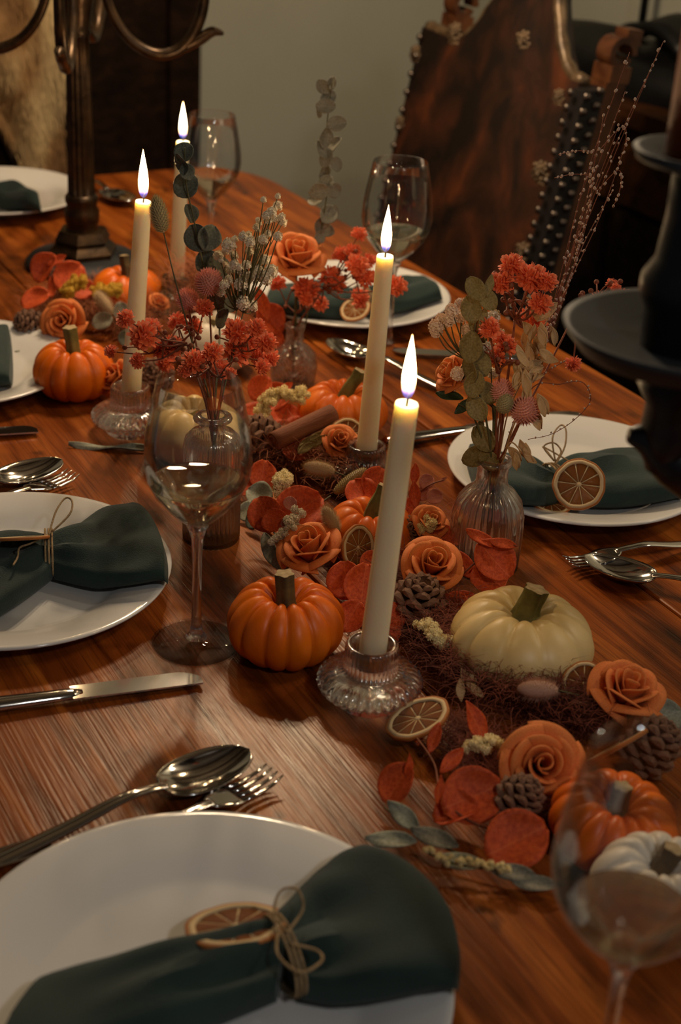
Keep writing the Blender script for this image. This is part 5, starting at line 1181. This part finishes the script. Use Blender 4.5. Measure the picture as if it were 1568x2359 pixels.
euc('tan-green eucalyptus stem in the ribbed vase bouquet', nk(n2, -.002, -.003), [(1118, 960), (1090, 850), (1095, 740), (1110, 650)],
    [(1096, 665, 62, 125, (-0.3, -0.85, 0.3)), (1126, 658, 56, 80, (0.4, -0.8, 0.3), 'tanL'), (1122, 690, 58, -50, (0.2, -0.9, 0.3)), (1085, 712, 66, 100, (-0.1, -0.95, 0.2)), (1112, 730, 52, 80, (0.4, -0.8, 0.3), 'tanL'), (1098, 755, 80, -60, (0.2, -0.9, 0.2), 'tanL'), (1085, 800, 74, 85, (-0.2, -0.9, 0.3)), (1105, 835, 70, -70, (0.3, -0.85, 0.3)), (1085, 850, 66, 110), (1092, 885, 66, 80, (0, -0.95, 0.2)), (1120, 905, 62, -50, (0.4, -0.8, 0.3)), (1098, 940, 66, -60, (-0.1, -0.9, 0.3)), (1112, 1010, 70, -55, (0.1, -0.9, 0.3)), (1100, 985, 50, 100), (1095, 1052, 66, 20, (-0.2, -0.8, 0.5)), (1125, 1060, 56, -40, (0.1, -0.9, 0.4))], 'tan', V2.y - 0.01)
euc('dark green rose leaf hanging left from the ribbed vase', nk(n2, -.005, 0), [(1090, 960), (1055, 930)],
    [(1035, 912, 66, -20, (-0.1, -0.5, 0.8), 'greenL'), (1068, 936, 58, 40, (0.1, -0.7, 0.6), 'greenL')], 'green', V2.y - 0.005, 'eucalyptus stems')

# oats: drooping husks
def oats(label, n, pts_px, husks, Y, seed=1):
    r_ = random.Random(seed); pts = [n[1], n[0]] + [aty(x, y, Y) for x, y in pts_px]
    g = root('dried_oats', pts[0], label, 'dried oats', 'dried oat stems'); O = pts[0]
    sp = spline(pts, 5); put('stem', MB().tube(sp, 0.0007, 5).mesh('oat_stem', M_STRAW, True, O), g)
    for (x, y, sz, an) in husks:
        q = aty(x, y, Y + r_.uniform(-.015, .015)); leaf_at(g, O, q, sz * mpp(q), (r_.uniform(-.6, .6), -0.8, r_.uniform(-.2, .5)), an, 'strawL', 'husk')
        leaf_at(g, O, q + V((r_.uniform(-.003, .003), -0.002, -0.002)), sz * 0.9 * mpp(q), (r_.uniform(-.6, .6), -0.8, r_.uniform(-.2, .5)), an + r_.uniform(-28, 28), 'strawL', 'husk')
    return g
oats('dried oat stem with husks at the upper right of the ribbed vase bouquet', nk(n2, .004, .003), [(1170, 950), (1215, 850), (1250, 760), (1270, 715)],
     [(1262, 715, 62, 35), (1228, 705, 56, -60), (1218, 760, 58, 130), (1245, 790, 62, -60), (1225, 810, 58, 110), (1260, 820, 56, -35), (1235, 845, 60, 60), (1210, 790, 50, 100), (1250, 770, 56, -80), (1275, 770, 44, -70)], V2.y + 0.02, 1)
oats('dried oat stem with drooping husks right of the nearest globe flower', nk(n2, .006, .001), [(1190, 960), (1215, 900), (1235, 860)],
     [(1200, 850, 60, -70), (1212, 880, 60, -80), (1228, 860, 56, 40), (1250, 930, 58, -65), (1240, 965, 50, -75), (1200, 820, 56, -60), (1215, 905, 56, -95), (1190, 870, 50, -110), (1225, 840, 50, 20)], V2.y - 0.01, 2)
oats('short dried oat husks at the neck of the ribbed vase', nk(n2, .006, -.004), [(1175, 1020), (1200, 1040)],
     [(1185, 1045, 50, -50), (1205, 1035, 52, -80), (1215, 1050, 40, -40), (1190, 1060, 40, -70)], V2.y - 0.02, 3)
# loose oat husks by the cream pumpkin
P_ = at(1075, 1570, .02); g = root('dried_oats', P_, 'loose oat husks lying at the foot of the cream pumpkin', 'dried oats', 'dried oat stems')
for x, y, s_, a_ in ((1072, 1535, 46, -50), (1085, 1570, 56, 70), (1060, 1590, 54, 90), (1095, 1590, 50, -40), (1070, 1560, 46, 110), (1090, 1555, 40, -10)):
    q = at(x, y, .018); leaf_at(g, P_, q, s_ * mpp(q), (random.uniform(-.4, .4), -0.7, .6), a_, 'strawL', 'husk')

# thin budded twigs
def twig(label, pts, n_buds, group, rad=0.0005, seed=1, br=0.0011, side=()):
    r_ = random.Random(seed); g = root('budded_twig', pts[0], label, 'twig', group); O = pts[0]
    sp = spline(pts, 8); put('stem', MB().tube(sp, [rad * (1 - 0.5 * k / len(sp)) for k in range(len(sp))], 5).mesh('twig_stem', M_RSTEM, True, O), g)
    for b in side:
        put('side_stem', MB().tube(spline(b, 5), rad * 0.6, 4).mesh('twig_side', M_RSTEM, True, O), g); sp = sp + spline(b, 5)
    for k in range(n_buds):
        i = int(len(sp) * (0.30 + 0.7 * (k + r_.random() * 0.6) / n_buds)); i = min(i, len(sp) - 1)
        put('bud', TBUD, g, mtx(sp[i] - O + V((r_.uniform(-1, 1), r_.uniform(-1, 1), r_.uniform(-1, 1))) * 0.0011, (r_.uniform(-.5, .5), -.5, 1), None, br * r_.uniform(0.7, 1.35)))
    return g
TBUD = MB().ball((0, 0, 0), (0.85, 0.85, 1.25), 6, 4).mesh('twig_bud', mat('twig_bud_white', (0.42, 0.28, 0.20), (0.62, 0.48, 0.38), rough=0.7, scale=300))
YT = V2.y + 0.10
tops = [(1450, 120), (1528, 95), (1520, 110), (1390, 265), (1440, 210), (1425, 290), (1380, 330), (1370, 385), (1445, 320), (1410, 440), (1360, 450)]
WHERE = ['reaching highest', 'leaning farthest right at the top', 'crossing the farthest right one', 'in the left of the bunch', 'in the middle of the bunch', 'with a bent tip', 'low in the left of the bunch', 'leftmost of the bunch', 'low at the right of the bunch', 'short, at the right', 'shortest, at the left']
rt = random.Random(4)
for k, (x, y) in enumerate(tops):
    b0 = aty(1285 + k * 2 - 8, 690, YT - 0.03); t_ = aty(x, y, YT + rt.uniform(-0.02, 0.05)); m_ = b0.lerp(t_, 0.5) + V((rt.uniform(-.006, .006), 0, 0.0))
    sd = []
    if k in (0, 5): a0 = b0.lerp(t_, 0.62); sd.append([a0, a0 + V((0.016, 0, 0.02)), a0 + V((0.020, 0, 0.006)), a0 + V((0.016, 0, -0.012))])
    if k in (3, 6): a0 = b0.lerp(t_, 0.8); sd.append([a0, a0 + V((-0.015, 0, 0.0)), a0 + V((-0.030, 0, -0.004))])
    twig('thin budded twig above the ribbed vase, ' + WHERE[k], [n2[1] + V((0.003, 0.002, 0)), n2[0] + V((0.006, 0.004, 0)), aty(1235, 850, YT - 0.06), b0, m_, t_], 30, 'budded twigs in front of the carved chair', 0.00055, k, 0.00125, sd)
twig('thin budded twig looping over the plate with the upright orange slice', [n2[1] + V((0.002, 0, 0)), n2[0] + V((0.006, 0, 0)), aty(1220, 900, V2.y), aty(1290, 885, V2.y), aty(1340, 880, V2.y), aty(1360, 920, V2.y), aty(1325, 965, V2.y), aty(1270, 1000, V2.y), aty(1215, 1012, V2.y)], 22, 'budded twigs in front of the carved chair', 0.0005, 21, 0.0009)
twig('short budded twig pointing at the table edge beyond the bouquet', [n2[1] + V((0.003, 0, 0)), n2[0] + V((0.006, 0.002, 0)), aty(1215, 890, V2.y), aty(1260, 855, V2.y), aty(1305, 830, V2.y)], 12, 'budded twigs in front of the carved chair', 0.0005, 22, 0.0009)

# ------------------------------------------------------------------ small dried pieces of the garland
def cluster(label, pts, col, name, cat, group, sz, seed=1):
    r_ = random.Random(seed); P_ = at(*pts[0]); g = root(name, P_, label, cat, group)
    sp = [at(*q) for q in pts]
    put('stem', MB().tube(spline(sp, 4), 0.0009, 5).mesh('cluster_stem', M_GSTEM, True, P_), g)
    S_ = spline(sp, 6)
    for q in S_:
        for _ in range(3):
            p_ = q + V((r_.uniform(-1, 1), r_.uniform(-1, 1), r_.uniform(0, 1.4))) * sz * mpp(q) * 0.55
            put('floret', PUFF[col], g, mtx(p_ - P_, (r_.uniform(-1, 1), r_.uniform(-1, 1), 1), None, sz * mpp(q) * r_.uniform(0.30, 0.46)))
    return g
SG = 'yellow cream statice clusters'
cluster('cream statice cluster curving over the cinnamon stick', [(600, 965, .03), (620, 930, .045), (655, 915, .05), (695, 920, .05)], 'statice', 'statice', 'statice', SG, 26, 1)
cluster('cream statice cluster above the cupped red leaves', [(640, 1140, .03), (650, 1120, .04), (655, 1105, .045)], 'statice', 'statice', 'statice', SG, 28, 2)
cluster('cream statice cluster beside the cream pumpkin', [(975, 1450, .025), (1000, 1468, .03), (1028, 1498, .022)], 'statice', 'statice', 'statice', SG, 30, 3)
cluster('cream statice cluster between the propped slice and the front facing rose', [(1082, 1722, .02), (1112, 1722, .022), (1142, 1720, .02)], 'statice', 'statice', 'statice', SG, 28, 4)
cluster('pale yellow statice cluster in front of the pumpkin behind the left candle', [(225, 682, .04), (250, 675, .045), (275, 680, .04)], 'yellow', 'statice', 'statice', SG, 24, 5)
cluster('bright yellow statice cluster above the left rose', [(150, 690, .045), (170, 665, .055), (185, 655, .06)], 'yellow', 'statice', 'statice', SG, 24, 6)
cluster('blush flower clusters in front of the cupped red leaves', [(632, 1250, .025), (655, 1240, .03), (695, 1235, .03), (670, 1215, .04), (685, 1190, .045)], 'cream', 'filler_flower_spray', 'flower spray', 'cream filler flower sprays', 22, 7)
cluster('cream flower stem lying along the pale leaf strip at the near tip', [(985, 1965, .012), (1050, 1990, .012), (1110, 2000, .012), (1160, 2005, .012)], 'statice', 'filler_flower_spray', 'flower spray', 'cream filler flower sprays', 20, 8)
cluster('dried yellow bud beside the small rose near the ribbed vase', [(975, 1222, .035), (990, 1215, .04)], 'statice', 'statice', 'statice', SG, 26, 9)

def fluff_mesh(m, name, seed=1, n=900, ln=0.55):
    r_ = random.Random(seed); mb = MB(); mb.ball((0, 0, 0), (0.72, 0.72, 1.6), 10, 8)
    for k in range(n):
        z = 1 - 2 * (k + 0.5) / n; a = k * 2.39996; q = sqrt(max(0, 1 - z * z)); c = V((q * cos(a) * 0.66, q * sin(a) * 0.66, z * 1.5))
        d = (V((q * cos(a), q * sin(a), z * 0.6 + 0.5)) + V((r_.uniform(-.35, .35), r_.uniform(-.35, .35), r_.uniform(-.35, .35)))).normalized(); x = d.orthogonal().normalized(); l = ln * r_.uniform(0.6, 1.1); b = len(mb.v)
        mb.v += [c - x * 0.022, c + x * 0.022, c + d * l]; mb.face([b, b + 1, b + 2])
    return mb.mesh(name, m, True)
BUN = {'t': fluff_mesh(M_BUNNY, 'bunny_tail_head'), 'p': fluff_mesh(M_BUNNYP, 'bunny_tail_head')}
def bunny(x, y, z, ln_px, ang, label, kind='t'):
    P_ = at(x, y, z); ax_ = CR * cos(radians(ang)) + CU * sin(radians(ang)); s = ln_px * mpp(P_) / 3.6
    g = root('bunny_tail', P_, label, 'bunny tail grass', 'fluffy bunny tail grasses')
    put('fluffy_head', BUN[kind], g, mtx(V((0, 0, 0)), ax_, None, s)); put('stem', MB().tube([ax_ * (-s * 1.5), ax_ * (-s * 3.2) + V((0, 0, -0.004))], 0.0006, 5).mesh('bunny_stem', M_GSTEM), g)
    return g
bunny(735, 1080, .045, 84, 170, 'tan fluffy bunny tail beside the millet spike')
bunny(762, 1198, .045, 78, 115, 'pale fluffy bunny tail standing against the half hidden orange pumpkin')
bunny(1238, 1588, .034, 108, 178, 'pink fluffy bunny tail lying in front of the cream pumpkin', 'p')
bunny(388, 922, .045, 92, 175, 'tan fluffy bunny tail behind the tall wine glass rim')
bunny(240, 700, .04, 70, 120, 'grey fluffy bunny tail above the left orange pumpkin')
P_ = at(806, 1108, .045); g = root('millet_spike', P_, 'golden millet spike leaning over the half hidden orange pumpkin', 'millet')
ax_ = (at(858, 1070, .055) - at(760, 1145, .035)); put('seed_head', MILLET, g, mtx(V((0, 0, 0)), ax_, None, ax_.length / 7.2)); put('stem', MB().tube([ax_ * -0.45, ax_ * -0.8], 0.0008, 5).mesh('millet_stem', M_GSTEM), g)
P_ = at(736, 1000, .045); g = root('grass_tuft', P_, 'green dried grass tuft below the cinnamon stick', 'dried grass')
for k in range(16):
    q = at(700 + k * 4.5, 1030 - k * 2.5 + random.uniform(-8, 8), .04); leaf_at(g, P_, q, 46 * mpp(q), (random.uniform(-.4, .4), -0.7, .6), 32 + random.uniform(-22, 22), 'tanL', 'blade')

# dried red and rust coloured grass filling the garland
def grass(label, pts, n, m, ln, spread, seed, name='dried_grass', zmax=0.03):
    r_ = random.Random(seed); P0 = at(pts[0][0], pts[0][1], 0); mb = MB()
    S_ = spline([at(x, y, 0.0) for x, y in pts], 8)
    for k in range(n):
        c = S_[r_.randrange(len(S_))] + V((r_.gauss(0, spread), r_.gauss(0, spread), 0)); c.z = T + r_.random() ** 1.4 * zmax
        a = r_.uniform(0, 2 * pi); d = V((cos(a), sin(a), r_.uniform(-0.15, 0.65))).normalized(); l = ln * r_.uniform(0.5, 1.2); s_ = d.cross(V((0, 0, 1))).normalized(); w_ = 0.00026
        e = c + d * l; md = c.lerp(e, 0.5) + V((0, 0, l * 0.12)) + s_ * r_.uniform(-.15, .15) * l
        for p_ in (c, md, e): p_.z = max(p_.z, T + 0.001)
        b = len(mb.v); mb.v += [c - s_ * w_, c + s_ * w_, md + s_ * w_, md - s_ * w_, e]
        mb.face([b, b + 1, b + 2, b + 3]); mb.face([b + 3, b + 2, b + 4])
    return put(name, mb.mesh(name, m, True, P0), None, Matrix.Translation(P0), label, 'dried grass', 'dried grasses of the garland', 'stuff')
grass('dried dark red grass around the cream pumpkin and under the roses', [(985, 1430), (1020, 1520), (1120, 1600), (1260, 1640), (1380, 1680)], 7500, M_REDGRASS, 0.024, 0.014, 1)
grass('dried rust grass below the cinnamon stick', [(620, 1070), (690, 1060), (760, 1100), (830, 1130)], 4200, M_RUSTGRASS, 0.024, 0.014, 2)
grass('dried red grass under the leaves at the near tip', [(1050, 1700), (1150, 1800), (1230, 1880)], 2200, M_REDGRASS, 0.022, 0.012, 3, zmax=0.015)
grass('dried rust grass of the garland at left, under the far pumpkins', [(110, 740), (180, 700), (260, 730), (330, 780)], 4200, M_RUSTGRASS, 0.030, 0.018, 4, zmax=0.026)
grass('dried red grass between the pumpkins and the nearest candle', [(800, 1300), (880, 1350), (930, 1400), (980, 1250)], 3000, M_REDGRASS, 0.024, 0.012, 5)
grass('wispy red pampas rising behind the coral blossoms', [(430, 800), (470, 790), (520, 800)], 3200, M_RUSTGRASS, 0.035, 0.016, 6, zmax=0.10)
